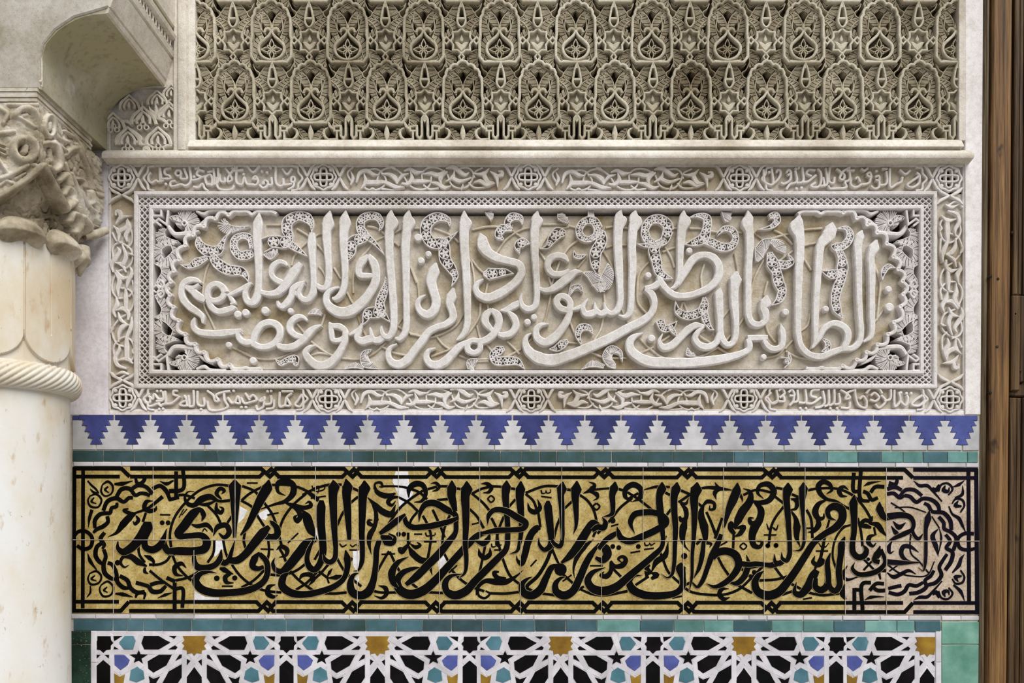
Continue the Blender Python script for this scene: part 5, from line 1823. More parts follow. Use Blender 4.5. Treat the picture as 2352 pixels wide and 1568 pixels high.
# raised outer fillets of the border
for (x0, y0, x1, y1) in ((251, 379, 2214, 383.5), (251, 940, 2214, 945), (250, 383, 254.5, 941), (2211, 383, 2215, 941)):
    g = G(); box(g, x0, y0, x1, y1, -51.5, 1.5, 1)
    obj('border_fillet', g, 'border', ins)
# ------------------------------------------------------------------ tile dado
TR = 6.0
def tile(name, pts, mat, parent, d=6.0, bev=0.9, jit=0.45):
    g = G(TR); slab(g, pts, 3.4, d + rng.uniform(-jit, jit), bev)
    return obj(name, g, mat, parent)
def tbox(name, x0, y0, x1, y1, mat, parent, d=6.0, bev=0.9, j=0.5):
    r = lambda: rng.uniform(-j, j)
    return tile(name, [(x0, y0 + r()), (x1 + r(), y0 + r()), (x1 + r(), y1 + r()), (x0, y1 + r())], mat, parent, d, bev)

# stepped blue and white frieze
fz = thing('stepped_tile_frieze', 1208, 1035, 0, 'frieze of stepped cobalt blue and white tiles directly under the stucco border', 'tile frieze')
cs = [220.5 + 83.2*i for i in range(19)] + [1800.5, 1883, 1966, 2048, 2130.5, 2210]
def ys(x): return (x - 220)/1990.0*1.5
STEP = [(39.6, 952.5, 39.6, 964), (27, 964, 33, 977), (20.5, 977, 26.8, 991.5), (13, 991.5, 20, 1006), (6.8, 1006, 13.8, 1020)]
def edge(x, sgn, ins_=0.0):
    o = []
    for (a, y0, b, y1) in STEP:
        o += [(x + sgn*(a - ins_), y0), (x + sgn*(b - ins_), y1)]
    return [(px, py + ys(px)) for px, py in o]
for i, x in enumerate(cs):
    e = edge(x, 1, 0.2)
    f = edge(x, -1, 0.2)
    lim = [(min(px, 2245.5), py) for px, py in e]
    tile('stepped_blue_tile', [(max(px, 166), py) for px, py in f[::-1]] [::-1][::1][::-1] + lim if False else [(max(px, 166), py) for px, py in f][::-1] + lim, 'cobalt' if i not in (23, 24) else 'periwinkle', fz, 6.4, 0.7)
bounds = [cs[0] - 83] + cs + [cs[-1] + 83]
for i in range(len(bounds) - 1):
    l, r = bounds[i], bounds[i+1]
    left = [(px + 1.0, py + 0.7) for px, py in edge(l, 1)][2:]
    right = [(px - 1.0, py + 0.7) for px, py in edge(r, -1)][2:]
    # the white piece fills between two blue ones
    pts = [(px, py) for px, py in left] + [(l + 1, 1021.5 + ys(l)), (l + 1, 1032 + ys(l)), (r - 1, 1032 + ys(r)), (r - 1, 1021.5 + ys(r))] + [(px, py) for px, py in right][::-1]
    pts = [(min(max(px, 166), 2249), py) for px, py in pts]
    if max(p[0] for p in pts) - min(p[0] for p in pts) < 12: continue
    # drop repeated points made by the clamp
    q = []
    for p in pts:
        if not q or abs(p[0]-q[-1][0]) + abs(p[1]-q[-1][1]) > 0.3: q.append(p)
    if i == 0:
        q = [(166, 965), (188, 965), (186, 978), (195, 978), (193, 992), (201, 992), (199, 1007), (208, 1007), (206, 1021), (219, 1021.5), (219, 1032), (166, 1032)]
    if i == len(bounds) - 2:
        q = [(2232, 967), (2249, 967), (2249, 1034), (2212, 1034), (2212, 1023), (2224, 1022), (2218, 1008), (2230, 1007), (2225, 993), (2237, 992), (2232, 979), (2244, 978)]
    tile('stepped_white_tile', q, 'white', fz, 6.0, 0.7)
for x in (172,):
    tbox('blue_filler_tile', 166, 953, 179, 964, 'cobalt', fz, 6.2)

def strip(name, label, cat, joints, y0, y1, mat, pname, slope=2.0, d=6.0, mats=None):
    t = thing(name, 1208, y1, 0, label, cat)
    for i, (a, b) in enumerate(zip(joints[:-1], joints[1:])):
        s0, s1 = (a-166)/2080*slope, (b-166)/2080*slope
        tile(pname, [(a + .8, y0 + s0), (b - .8, y0 + s1), (b - .8 + rng.uniform(-.6, .6), y1 + s1), (a + .8 + rng.uniform(-.6, .6), y1 + s0)], (mats[i % len(mats)] if mats else mat), t, d, 0.9)
    return t
up = [166, 237, 309, 373, 437, 498, 559, 697, 730, 809, 858, 934, 999, 1050, 1101, 1150, 1199, 1240, 1279, 1342, 1405, 1475, 1546, 1615, 1686, 1755, 1829, 1900, 1970, 2024, 2074, 2120, 2176, 2222, 2247]
strip('teal_tile_band', 'dark teal tile band under the stepped blue and white frieze', 'tile band', up, 1034.5, 1059, 'tealdark', 'teal_tile', 3.0, 6.2, ['tealdark']*24 + ['teal', 'tealdark', 'teal', 'teallight', 'teal', 'teallight', 'teallight', 'teal', 'teallight', 'teallight'])
rw = random.Random(3)
def cuts(a, b, lo, hi):
    o = [a]
    while o[-1] < b - hi*0.8:
        o.append(o[-1] + rw.uniform(lo, hi))
    return o + [b]
strip('white_tile_band', 'thin white tile line above the black and gold inscription', 'tile band', cuts(168, 2249, 32, 92), 1060.5, 1070, 'strap', 'white_tile', 2.5, 6.3, ['strap', 'white', 'strap', 'strap', 'white'])
strip('white_tile_band', 'thin white tile line below the black and gold inscription', 'tile band', cuts(163, 2252, 32, 92), 1410.5, 1420, 'strap', 'white_tile', 4.0, 6.3, ['white', 'strap', 'strap', 'white', 'strap'])
lo = [168, 259, 291, 329, 372, 440, 511, 585, 657, 718, 840, 910, 970, 1037, 1109, 1150, 1229, 1300, 1371, 1470, 1547, 1616, 1685, 1772, 1845, 1915, 1986, 2060, 2101, 2161]
strip('teal_tile_band', 'teal tile band above the star mosaic', 'tile band', lo, 1422, 1447.5, 'teal', 'teal_tile', 4.0, 6.2, ['teal']*9 + ['tealdark', 'teal', 'teal', 'tealdark']*2 + ['teal', 'teallight', 'teal', 'teallight', 'teallight', 'teal', 'teallight', 'teallight', 'teal', 'teallight', 'teallight', 'teal'])

# black and gold inscription
gp = thing('glazed_inscription_panel', 1208, 1410, 0, 'black calligraphy on gold tiles, long glazed inscription across the dado', 'inscription panel')
def ty(x): return (x - 166)/2080*3.0
topj = [167.5, 352, 540, 725, 915, 1102, 1290, 1477, 1662, 1849, 2036, 2249]
botj = [166, 261, 446, 634, 821, 1009, 1196, 1382, 1569, 1755, 1941, 2036, 2250]
for js, y0, y1 in ((topj, 1071.5, 1238.6), (botj, 1239.8, 1408.5)):
    for a, b in zip(js[:-1], js[1:]):
        pale = b > 2040 or (a >= 1941 and y0 > 1200)
        tile('glazed_tile', [(a + .6, y0 + ty(a)), (b - .6, y0 + ty(b)), (b - .6, y1 + ty(b)), (a + .6, y1 + ty(a))], 'pinkclay' if pale else 'gold', gp, 5.6, 0.5, 0.12)
JOINTS = [([(x, 1071.5 + ty(x)), (x, 1238.8 + ty(x))]) for x in topj[1:-1]] + [([(x, 1239.6 + ty(x)), (x, 1408.5 + ty(x))]) for x in botj[1:-1]] + [[(168, 1239.2), (700, 1240), (1400, 1241), (2249, 1242.2)]]
for jp in JOINTS:
    g = G(TR); band(g, [(x + rng.uniform(-.3, .3), y, 1.1) for x, y in (jp if len(jp) > 2 else [jp[0], (jp[0][0]*.6 + jp[1][0]*.4, jp[0][1]*.6 + jp[1][1]*.4), jp[1]])], 4.5, 7.1, 0.2, 8, amt=0.4)
    obj('mortar_joint', g, 'grout', gp)
# border lines and their links
def ol(x): return 1075.5 + ty(x)
BL = [0]
def bline(pts, w_, nm='border_line', mat='black', d=6.4):
    BL[0] += 1
    d += 0.05*(BL[0] % 5)
    g = G(TR); poly_line(g, pts, w_, 4.5, d, 0.35)
    obj(nm, g, mat, gp)
def links(xs, yo, yi, x0, x1, singles):
    """Two parallel lines plaited at every x in xs."""
    prev = x0
    wo = 9.0
    for x in xs + [x1]:
        last = x == x1
        single = x in singles
        e = x if last else (x - 10 if single else x - 17)
        s = prev
        dy = ty((s + e)/2)
        a, b = (yo + ty(s), yo + ty(e)), (yi + ty(s), yi + ty(e))
        mat = 'blackblue' if s > 2030 else 'black'
        o_pts = [(s, a[0]), (e, a[1])]
        i_pts = [(s, b[0]), (e - 4, b[1])]
        if last:
            bline(o_pts, wo, mat=mat); bline(i_pts, 8.5, mat=mat)
        elif single:
            bline(o_pts + [(x + 9, b[1])], wo, mat=mat)
            bline(i_pts, 8.5, mat=mat)
        else:
            up_ = 1 if yi > yo else -1
            bline(o_pts + [(x + 3, b[1] - 0.5*up_), (x + 12, b[1] - 9*up_)], wo, mat=mat)
            bline(i_pts + [(x - 12, b[1] - 9*up_)], 8.5, mat=mat)
            bline([(x + 24, b[1]), (x + 6, a[1] + 0.5*up_), (x - 3, a[1] + 9*up_)], wo, mat=mat)
            bline([(x + 24, a[1]), (x + 17, a[1]), (x + 11, a[1] + 8*up_)], wo, mat=mat)
        prev = x + (10 if single else 20)
tx = [289, 617, 807, 1000, 1190, 1385, 1576, 1771]
links(tx + [2088], 1075.5, 1094, 170, 2246, {289, 2088})
bx = [287, 610, 806, 998, 1191, 1382, 1577, 1769]
links(bx + [2088], 1402.3, 1381.3, 166, 2248, {287, 2088})
bline([(171, 1071.5), (170, 1406)], 8.5)
bline([(190.8, 1076), (190.5, 1238), (190, 1396)], 8.5)
bline([(2224.5, 1080), (2226, 1388)], 9, mat='blackblue')
bline([(2242.5, 1076), (2244.5, 1410)], 9.5, mat='blackblue')
for idx, (code, P) in enumerate(traced(GLAZED)):
    g = G(TR)
    j = 0.05*(idx % 7)
    pale = P[0][0] > 2036 or (P[0][0] > 1950 and P[0][1] > 1240)
    mat = 'blackblue' if P[0][0] > 2036 else 'black'
    if code == 'L':
        band(g, P, 4.5, 6.75 + j, 0.3, 3, amt=0.02)
        lt = obj('calligraphy_letter', g, mat, gp)
        g = G(TR); band(g, [(p[0], p[1], p[2] + 0.9) for p in P], 4.5, 6.68 + j, 0.1, 3)
        obj('carved_edge', g, 'edge', lt)
    elif code == 'D':
        for (x, y, r) in P:
            g = G(TR); disc(g, x, y, r, 4.5, 6.7 + j, 0.35, 18)
            obj('diacritic_dot', g, mat, gp)
    elif code == 'V':
        ws = {p[2] for p in P}
        if len(ws) == 1 and P[0][2] < 4.5:
            nm = 'vowel_mark'
        elif len(ws) == 1 and P[0][2] < 7:
            nm = 'scroll_stem'
        elif max(ws) > 8 and min(ws) < 4:
            nm = 'scroll_leaf'
        else:
            nm = 'scroll_border'
        band(g, P, 4.5, 6.3 + j, 0.3, 3)
        obj(nm, g, mat, gp)
    elif code == 'Z':
        slab(g, P, 4.5, 6.12, 0.4)
        obj('plaster_repair', g, 'repair', gp, label='white plaster patch over lost glaze')

# star mosaic
mo = thing('star_mosaic_panel', 1186, 1580, 0, 'geometric star mosaic of black, blue, turquoise and ochre tiles at the foot', 'mosaic panel')
g = G(TR); box(g, 208.5, 1448, 2163, 1620, 3.4, 4.6, 0.4)
obj('mosaic_bed', g, 'strap', mo)
CXS, AX = 80.0, 1133.0
def mloc(p, star_x, mirror=False):
    u = (p[0] - CXS)/5.004
    if mirror: u = 421.0 - u
    return (star_x + u, 1418 + p[1]/5.004 + (star_x - 446)/2000*3.0)
def pts_of(s): return [tuple(float(q) for q in a.split(',')) for a in s.split()]
HALF = [('tblack', '355,290 490,213 660,213 688,295 655,368 490,368'), ('tblack', '285,213 372,213 312,246'), ('tblack', '274,342 300,322 378,367 290,368'),
        ('tealpiece', '755,270 782,213 880,213 945,290 890,367 785,367'), ('tblack', '905,213 1010,215 1002,272'), ('tblack', '948,366 1000,333 1008,366'),
        ('tblack', '700,158 737,158 718,192'),
        ('tblack', '720,378 742,425 828,430 760,470 777,522 720,498 672,532 688,475 618,430 698,425'),
        ('tblack', '338,430 490,430 617,505 610,592 550,637 400,550'), ('tblack', '224,430 252,430 298,498 228,466'),
        ('periwinkle', '820,490 880,432 1000,432 997,550 930,607 845,550'), ('tblack', '1060,430 1112,430 1064,472'),
        ('tealpiece', '733,567 810,605 826,720 745,747 650,705 668,612'), ('ochre', '878,658 935,682 1002,640 996,800 900,830 895,750'),
        ('tblack', '226,538 375,622 448,762 390,800 300,800 226,690'), ('tblack', '473,678 550,706 604,676 590,740 625,830 560,800 500,840 515,745'),
        ('tblack', '125,500 165,478 165,548')]
WHOLE_STAR = '-52,210 -30,260 -62,288 -32,322 -58,362 -7,374 -2,420 52,405 80,440 108,405 162,415 167,374 218,362 192,322 222,288 190,260 212,210'
OCT = '1072,216 1225,216 1230,265 1257,295 1228,325 1226,370 1178,375 1141,408 1104,375 1066,370 1068,325 1046,295 1072,265'
HEXC = '1060,560 1141,488 1222,560 1222,800 1190,830 1141,790 1092,830 1060,800'
TRI = '80,568 165,682 165,830 80,900 -5,830 -5,682'
def clip_pts(pts, lo_, hi_):
    """Keep the part of a tile between the two upright borders."""
    for s_, lim in ((1, lo_), (-1, hi_)):
        out = []
        n = len(pts)
        for i in range(n):
            a, b = pts[i], pts[(i+1) % n]
            ia, ib = s_*(a[0]-lim) >= 0, s_*(b[0]-lim) >= 0
            if ia: out.append(a)
            if ia != ib:
                t = (lim - a[0])/(b[0]-a[0]); out.append((lim, a[1] + (b[1]-a[1])*t))
        pts = out
        if len(pts) < 3: return None
    return pts
def mtile(nm, P, mat, d=6.0):
    P = clip_pts(P, 222, 2148)
    if P is None or abs(area2(P)) < 60: return
    tile(nm, P, mat, mo, d, 0.5)
NM = {'tblack': 'black_tile', 'tealpiece': 'turquoise_tile', 'periwinkle': 'blue_tile', 'ochre': 'ochre_tile'}
STRAP = ['60,180 420,180', '450,178 690,185', '745,182 1010,185', '222,235 470,395', '330,262 560,170', '690,172 762,398', '748,175 680,395', '300,398 690,398',
         '745,398 1112,400', '205,310 390,590', '185,398 300,398', '195,375 195,840', '232,500 560,672', '490,435 655,512', '640,490 625,830', '545,672 622,612',
         '678,578 742,522', '722,528 932,648', '925,650 1010,575', '785,480 985,325', '795,468 850,570', '880,216 1052,365', '1030,425 1030,840', '1062,520 1200,400',
         '842,610 880,830', '990,262 1062,205', '95,540 225,760', '100,420 155,412', '-5,610 115,425', '385,610 520,800']
for si in range(-1, 5):
    sx = 446 + 421.0*si
    for mi in (False, True):
        for mat, s_ in HALF:
            mtile(NM[mat], [mloc(p, sx, mi) for p in pts_of(s_)], mat)
    mtile('ochre_star_tile', [mloc(p, sx) for p in pts_of(WHOLE_STAR)], 'ochre')
    mtile('eight_point_star_tile', [mloc(p, sx) for p in pts_of(OCT)], 'tblack')
    mtile('hexagon_tile', [mloc(p, sx) for p in pts_of(HEXC)], 'tblack')
    mtile('black_tile', [mloc(p, sx) for p in pts_of(TRI)], 'tblack')
    for mi in (False, True):
        for k_, s_ in enumerate(STRAP):
            P = [mloc(p, sx, mi) for p in pts_of(s_)]
            if max(p[0] for p in P) < 232 or min(p[0] for p in P) > 2140: continue
            P = [(min(max(x, 225), 2145), max(y, 1456.5 + (sx - 446)/2000*3)) for x, y in P]
            if math.hypot(P[0][0]-P[1][0], P[0][1]-P[1][1]) < 6: continue
            g = G(TR)
            poly_line(g, P, 11.0, 3.6, 5.0 + 0.06*(k_ % 6) + (0.03 if mi else 0), 0.3)
            obj('strap_tile', g, 'strap', mo)
for (x0, x1) in ((209, 221), (2149, 2162)):
    tbox('border_strap_tile', x0, 1449, x1, 1520, 'strap', mo, 6.4)
    tbox('border_strap_tile', x0, 1521, x1, 1620, 'strap', mo, 6.4)
# upright borders of large tiles
t = thing('green_tile_border', 186, 1580, 0, 'bottle green tiles beside the marble column at the foot', 'tile border')
tbox('green_tile', 163, 1449, 207.5, 1479, 'green', t, 6.2); tbox('green_tile', 163, 1481, 207.5, 1620, 'green', t, 6.2)
t = thing('pale_teal_tile_border', 2208, 1580, 0, 'large pale teal tiles between the star mosaic and the wooden door', 'tile border')
tbox('pale_teal_tile', 2163, 1428, 2253, 1478.5, 'tealpale', t, 6.2); tbox('pale_teal_tile', 2163, 1480.5, 2253, 1620, 'tealpale', t, 6.2)
# ------------------------------------------------------------------ engaged marble column
AXX, AXD = 94.0, 165.0          # column axis: wall column (px) and distance from the wall
colm = thing('marble_column', AXX, 2760, AXD, 'stained white marble column with rope ring and carved capital', 'column')
def pol(phi, r, y):
    a = math.radians(phi)
    return (AXX + r*math.sin(a), y, AXD + r*math.cos(a))
def lathe(g, fn, y0, y1, ny, nphi, caps=True):
    """fn(phi, y) gives a radius; phi runs all the way round."""
    vs, fs = [], []
    for j in range(ny + 1):
        y = y0 + (y1 - y0)*j/ny
        for i in range(nphi):
            phi = 360.0*i/nphi
            vs.append(pol(phi, fn(phi, y), y))
    for j in range(ny):
        for i in range(nphi):
            a, b = j*nphi + i, j*nphi + (i+1) % nphi
            fs.append((a, b, b + nphi, a + nphi))
    if caps:
        fs.append(tuple(range(nphi - 1, -1, -1)))
        fs.append(tuple(range(ny*nphi, ny*nphi + nphi)))
    g.add(vs, fs)
g = G(); lathe(g, lambda p, y: 135 + (y - 940)*0.004, 925, 2770, 12, 96)
obj('lower_shaft', g, 'marble', colm, smooth=50)
def facet(phi, y):
    q = (phi - 48) % 45.0
    u = q - 22.5                       # -22.5..22.5 across one panel
    R = 149.0
    flat = R*0.972/math.cos(math.radians(u)*0.62)
    # rounded foot of each panel
    yb = 872.0
    if y > yb - 55:
        t = (y - (yb - 55))/55.0
        half = 22.0*math.sqrt(max(0.0, 1 - min(1, t)**2.2))
        k_ = min(1.0, max(0.0, (abs(u) - half)/1.6 + (0.5 if t >= 1 else 0)))
        flat -= 7.0*k_*k_*(3 - 2*k_)
        if k_ >= 1: return flat
    r = flat
    if abs(u) > 21.6: r -= 4.0
    if abs(u) < 0.8 and y < 818: r -= 2.2
    return r
g = G(); lathe(g, facet, 618, 890, 190, 720)
obj('panelled_shaft', g, 'marble', colm, smooth=40)
# twisted rope ring
g = G()
vs, fs = [], []
NA, NB = 560, 96
for i in range(NA):
    phi = 360.0*i/NA
    for j in range(NB):
        t = 2*math.pi*j/NB
        ph = (46*phi/360.0 + 2.4*j/NB*2) * 2*math.pi
        ph = 58*math.radians(phi) + 13.0*t
        cut = abs(math.sin(ph/2))
        rr = 1.0 - 0.15*(1 - cut)**1.6
        rx, ry = 23*rr, 29*rr
        vs.append(pol(phi, 136 + rx*math.cos(t), 906 + ry*math.sin(t)))
for i in range(NA):
    for j in range(NB):
        a, b = i*NB + j, ((i+1) % NA)*NB + j
        c, d = i*NB + (j+1) % NB, ((i+1) % NA)*NB + (j+1) % NB
        fs.append((a, c, d, b))
g.add(vs, fs)
obj('rope_ring', g, 'marble', colm, smooth=60)

# capital: round leaf ring below, square block above
def tube(g, pts, r, n=10):
    """Round bar along 3-D points (x, y, d) in wall pixels; radius may vary (4th value)."""
    P = [Vector(p[:3]) for p in pts]
    R = [p[3] if len(p) > 3 else r for p in pts]
    Q, QR = [], []
    for i in range(len(P) - 1):
        p0 = P[i-1] if i else 2*P[0] - P[1]
        p3 = P[i+2] if i + 2 < len(P) else 2*P[-1] - P[-2]
        m = 6 if len(P) > 2 else 2
        for j in range(m):
            t = j/m
            Q.append(0.5*((2*P[i]) + (P[i+1]-p0)*t + (2*p0 - 5*P[i] + 4*P[i+1] - p3)*t*t + (3*P[i] - p0 - 3*P[i+1] + p3)*t**3))
            QR.append(R[i]*(1-t) + R[i+1]*t)
    Q.append(P[-1]); QR.append(R[-1])
    vs, fs = [], []
    for i, q in enumerate(Q):
        T = (Q[min(i+1, len(Q)-1)] - Q[max(i-1, 0)]).normalized()
        up = Vector((0, 0, 1)) if abs(T.z) < 0.9 else Vector((0, 1, 0))
        A = T.cross(up).normalized(); B = T.cross(A)
        for k_ in range(n):
            a = 2*math.pi*k_/n
            v = q + (A*math.cos(a) + B*math.sin(a))*QR[i]
            vs.append((v.x, v.y, v.z))
    for i in range(len(Q) - 1):
        for k_ in range(n):
            fs.append((i*n + k_, i*n + (k_+1) % n, (i+1)*n + (k_+1) % n, (i+1)*n + k_))
    fs.append(tuple(range(n-1, -1, -1))); fs.append(tuple((len(Q)-1)*n + k_ for k_ in range(n)))
    g.add(vs, fs)
DF = 285.0                    # front face of the capital block
XR = 246.0                    # its face towards the bay
def front(ix, iy, lift=0.0):
    """A point on the block's front face from the photo pixel where it shows."""
    d = DF + lift
    f = D/(D - d)
    return (CX + (ix - CX)/f, HY + (iy - HY)/f, d)
def sidep(ix, iy, lift=0.0):
    """A point on the block's side face from the photo pixel where it shows."""
    X = XR + lift
    f = (ix - CX)/(X - CX)
    f = max(f, 1.0)
    return (X, HY + (iy - HY)/f, D - D/f)
# square block running down into the round neck, carved with traced scrolls and leaves
from mathutils import noise as mnoise
def bell_r(phi, y):
    s_, c = math.sin(math.radians(phi)), math.cos(math.radians(phi))
    sq = min(152.0/max(abs(s_), 1e-6), (DF - AXD)/c if c > 1e-6 else 158.0/max(-c, 1e-6))
    t = min(1.0, max(0.0, (y - 505)/105.0))
    t = t*t*(3 - 2*t)
    return sq*(1 - t) + 148.0*t
CARVE = [  # points in photo pixels, half width, height, face
    ('f', [(56 + 25*math.cos(a), 344 + 26*math.sin(a)) for a in [math.radians(-70 + 17*i) for i in range(20)]], 10, 16),
    ('f', [(-60 + 25*math.cos(a), 344 + 26*math.sin(a)) for a in [math.radians(-70 + 17*i) for i in range(20)]], 10, 16),
    ('f', [(60, 338), (58, 346)], 8, 5),
    ('a', [(-40, 478), (2, 454), (50, 422), (97, 383)], 9.5, 19), ('a', [(97, 383), (118, 427), (146, 480)], 10, 18),
    ('f', [(2, 411), (30, 399), (62, 381)], 7, 11), ('f', [(-4, 366), (18, 399)], 6, 10),
    ('f', [(-2, 306), (30, 302)], 6, 8), ('f', [(36, 264), (50, 251), (74, 253), (88, 274), (92, 294)], 8, 12), ('f', [(40, 268), (62, 281), (80, 293)], 5, 8),
    ('f', [(46, 266), (62, 263)], 5, 4), ('f', [(0, 250), (16, 262), (8, 282)], 6, 8), ('f', [(84, 304), (92, 330), (90, 368)], 6, 8), ('f', [(20, 240), (90, 240)], 5, 6),
    ('f', [(0, 425), (14, 415), (26, 420)], 5, 6), ('f', [(36, 410), (58, 398)], 4, 5), ('f', [(0, 330), (10, 334)], 3, 6), ('f', [(0, 340), (10, 345)], 3, 6), ('f', [(0, 350), (12, 356)], 3, 6),
    ('f', [(62, 375), (82, 380)], 6, 7), ('f', [(98, 240), (98, 382)], 5, 5),
    ('s', [(115 + 11*math.cos(a), 289 + 24*math.sin(a)) for a in [math.radians(20*i) for i in range(19)]], 5, 9), ('s', [(115, 284), (115, 296)], 5, 7),
    ('s', [(108, 330), (124, 334), (134, 356), (134, 382), (120, 394), (110, 386)], 8, 15), ('s', [(114, 345), (118, 370)], 5, 7),
    ('s', [(124, 325), (150, 347)], 5, 9), ('s', [(150, 356), (164, 342), (180, 338)], 6, 8),
    ('s', [(136, 414), (152, 402), (160, 424)], 8, 11), ('s', [(146, 446), (157, 431), (169, 446), (166, 462)], 6, 10), ('s', [(146, 482), (166, 463)], 9, 15),
    ('s', [(158, 506), (164, 490), (178, 496), (181, 516), (172, 532)], 7, 13), ('s', [(190, 498), (206, 520), (199, 541)], 7, 11),
    ('s', [(150, 375), (164, 418), (170, 462)], 4, 7), ('s', [(165, 398), (185, 448), (196, 502)], 4, 7), ('s', [(186, 438), (210, 478), (230, 490)], 4, 7),
    ('s', [(176, 330), (200, 380), (214, 432)], 4, 7), ('s', [(150, 300), (180, 322), (196, 356)], 3, 5), ('s', [(126, 300), (140, 318), (160, 326)], 4, 5),
    ('s', [(200, 360), (222, 400), (236, 440)], 4, 6), ('s', [(172, 470), (184, 500), (206, 512)], 4, 8), ('s', [(224, 542), (244, 527)], 7, 10),
    ('s', [(212, 440), (216, 462), (204, 468)], 5, 8), ('s', [(180, 410), (192, 414), (196, 428)], 4, 8), ('s', [(224, 500), (236, 520)], 6, 8),
    ('s', [(140, 264), (170, 300), (186, 312)], 3, 4), ('s', [(120, 256), (150, 286)], 3, 4), ('s', [(132, 430), (140, 462)], 4, 5),
]
SUNK = [([(-60, 470), (0, 456), (92, 398), (122, 444), (138, 492), (118, 500), (-60, 502)], 17), ([(104, 500), (150, 486), (176, 536), (140, 536), (120, 528)], 14),
        ([(56 + 13*math.cos(i), 344 + 13*math.sin(i)) for i in [k_*0.63 for k_ in range(10)]], 10), ([(196, 545), (246, 532), (246, 575), (198, 575)], 10)]
def seg_dist(X, Y, pts):
    best = np.full(X.shape, 1e9)
    P = spline([(p[0], p[1], 1) for p in pts], 4)
    for a, b in zip(P[:-1], P[1:]):
        vx, vy = b[0]-a[0], b[1]-a[1]
        L = vx*vx + vy*vy + 1e-9
        t = np.clip(((X - a[0])*vx + (Y - a[1])*vy)/L, 0, 1)
        best = np.minimum(best, np.hypot(X - a[0] - t*vx, Y - a[1] - t*vy))
    return best
def inside(X, Y, poly):
    r = np.zeros(X.shape, bool)
    n = len(poly)
    for i in range(n):
        x0, y0 = poly[i]; x1, y1 = poly[(i+1) % n]
        c = ((y0 > Y) != (y1 > Y))
        xi = x0 + (Y - y0)*(x1 - x0)/((y1 - y0) if abs(y1 - y0) > 1e-9 else 1e-9)
        r ^= c & (X < xi)
    return r
NP_, NY_ = 420, 240
phis = np.concatenate([np.linspace(-62, 128, 330), np.linspace(130, 296, NP_ - 330)])
ysv = np.linspace(376, 642, NY_)
PH, YY = np.meshgrid(phis, ysv)
RR = np.vectorize(bell_r)(PH, YY)
XX = AXX + RR*np.sin(np.radians(PH)); DD = AXD + RR*np.cos(np.radians(PH))
FF = D/(D - DD)
IX, IY = CX + (XX - CX)*FF, HY + (YY - HY)*FF
vis = (PH > -62) & (PH < 126)
side = PH > 51.7
DISP = np.zeros(RR.shape)
for poly, dep in SUNK:
    DISP = np.where(vis & inside(IX, IY, poly), -dep, DISP)
H = np.zeros(RR.shape)
for face, pts, hw, ht in CARVE:
    m_ = vis if face == 'a' else (vis & (side if face == 's' else ~side))
    dist = seg_dist(IX, IY, pts)
    h = ht*np.sqrt(np.clip(1 - (dist/hw)**2, 0, 1))
    H = np.maximum(H, np.where(m_, h, 0))
NZ = np.array([mnoise.fractal(Vector((x*0.045, y*0.045, d*0.045)), 1.0, 2.0, 4) for x, y, d in zip(XX.ravel(), YY.ravel(), DD.ravel())]).reshape(RR.shape)
RD = np.array([abs(mnoise.noise(Vector((x*0.06 + 9, y*0.05, d*0.06)))) for x, y, d in zip(XX.ravel(), YY.ravel(), DD.ravel())]).reshape(RR.shape)
leafy = np.clip((IX - 100)/20, 0.25, 1)
DISP = np.where(H > 0, np.maximum(DISP, 0) + H + NZ*0.8, DISP + NZ*3.2 - (0.16 - np.clip(RD, 0, 0.16))*52*leafy)
R2 = RR + DISP - 3
vs = [pol(p, r, y) for p, r, y in zip(PH.ravel(), R2.ravel(), YY.ravel())]
fs = []
for j in range(NY_ - 1):
    for i in range(NP_):
        a_, b_ = j*NP_ + i, j*NP_ + (i+1) % NP_
        fs.append((a_, b_, b_ + NP_, a_ + NP_))
fs.append(tuple(range(NP_ - 1, -1, -1)))
g = G(); g.add(vs, fs)
obj('carved_bell', g, 'capital', colm, smooth=70)
# leaf lips around the foot
for kf in range(10):
    phi0 = 46 + 36*kf
    vs, fs = [], []
    NU, NV = 30, 26
    for i in range(NU + 1):
        u = -1 + 2*i/NU
        for j in range(NV + 1):
            v = -1 + 2*j/NV
            h = math.sqrt(max(0.0, 1 - abs(u)**3))
            env = max(0.0, 1 - abs(u)**3.2)**0.5
            prof = math.sin(min(1.0, (v + 1)/1.15)*math.pi/2)**0.8 if v < 0.15 else max(0.0, math.cos((v - 0.15)/0.85*math.pi/2))**0.7
            bulge = 30*env*prof
            if v > 0.2 and abs(u) < 0.78:      # the lip curls back and is hollow beneath
                k_ = (1 - (u/0.78)**2)*math.sin(min(1.0, (v - 0.2)/0.5)*math.pi/2)
                bulge -= 24*k_*(0.35 + 0.65*prof)
            y = 624 + v*29*h + 4*u*u
            vs.append(pol(phi0 + u*17.4, 146 + bulge, y))
    for i in range(NU):
        for j in range(NV):
            a = i*(NV+1) + j
            fs.append((a, a + 1, a + NV + 2, a + NV + 1))
    g = G(); g.add(vs, fs)
    obj('leaf_lip', g, 'capital', colm, smooth=60)
def prism(g, pts, y0, y1):
    n = len(pts)
    g.add([(x, y0, d) for x, d in pts] + [(x, y1, d) for x, d in pts], [(i, (i+1) % n, n + (i+1) % n, n + i) for i in range(n)] + [tuple(range(n-1, -1, -1)), tuple(range(n, 2*n))])
g = G(); tube(g, [(226, 566, 66, 7), (238, 552, 40, 10), (249, 533, 12, 9)], 9); obj('leaf_tip', g, 'capital', colm, smooth=60)
g = G(); tube(g, [(240, 600, 104, 15), (240, 618, 104, 17), (237, 640, 102, 11), (232, 664, 100, 3)], 9, 14); obj('leaf_tip', g, 'capital', colm, smooth=60)
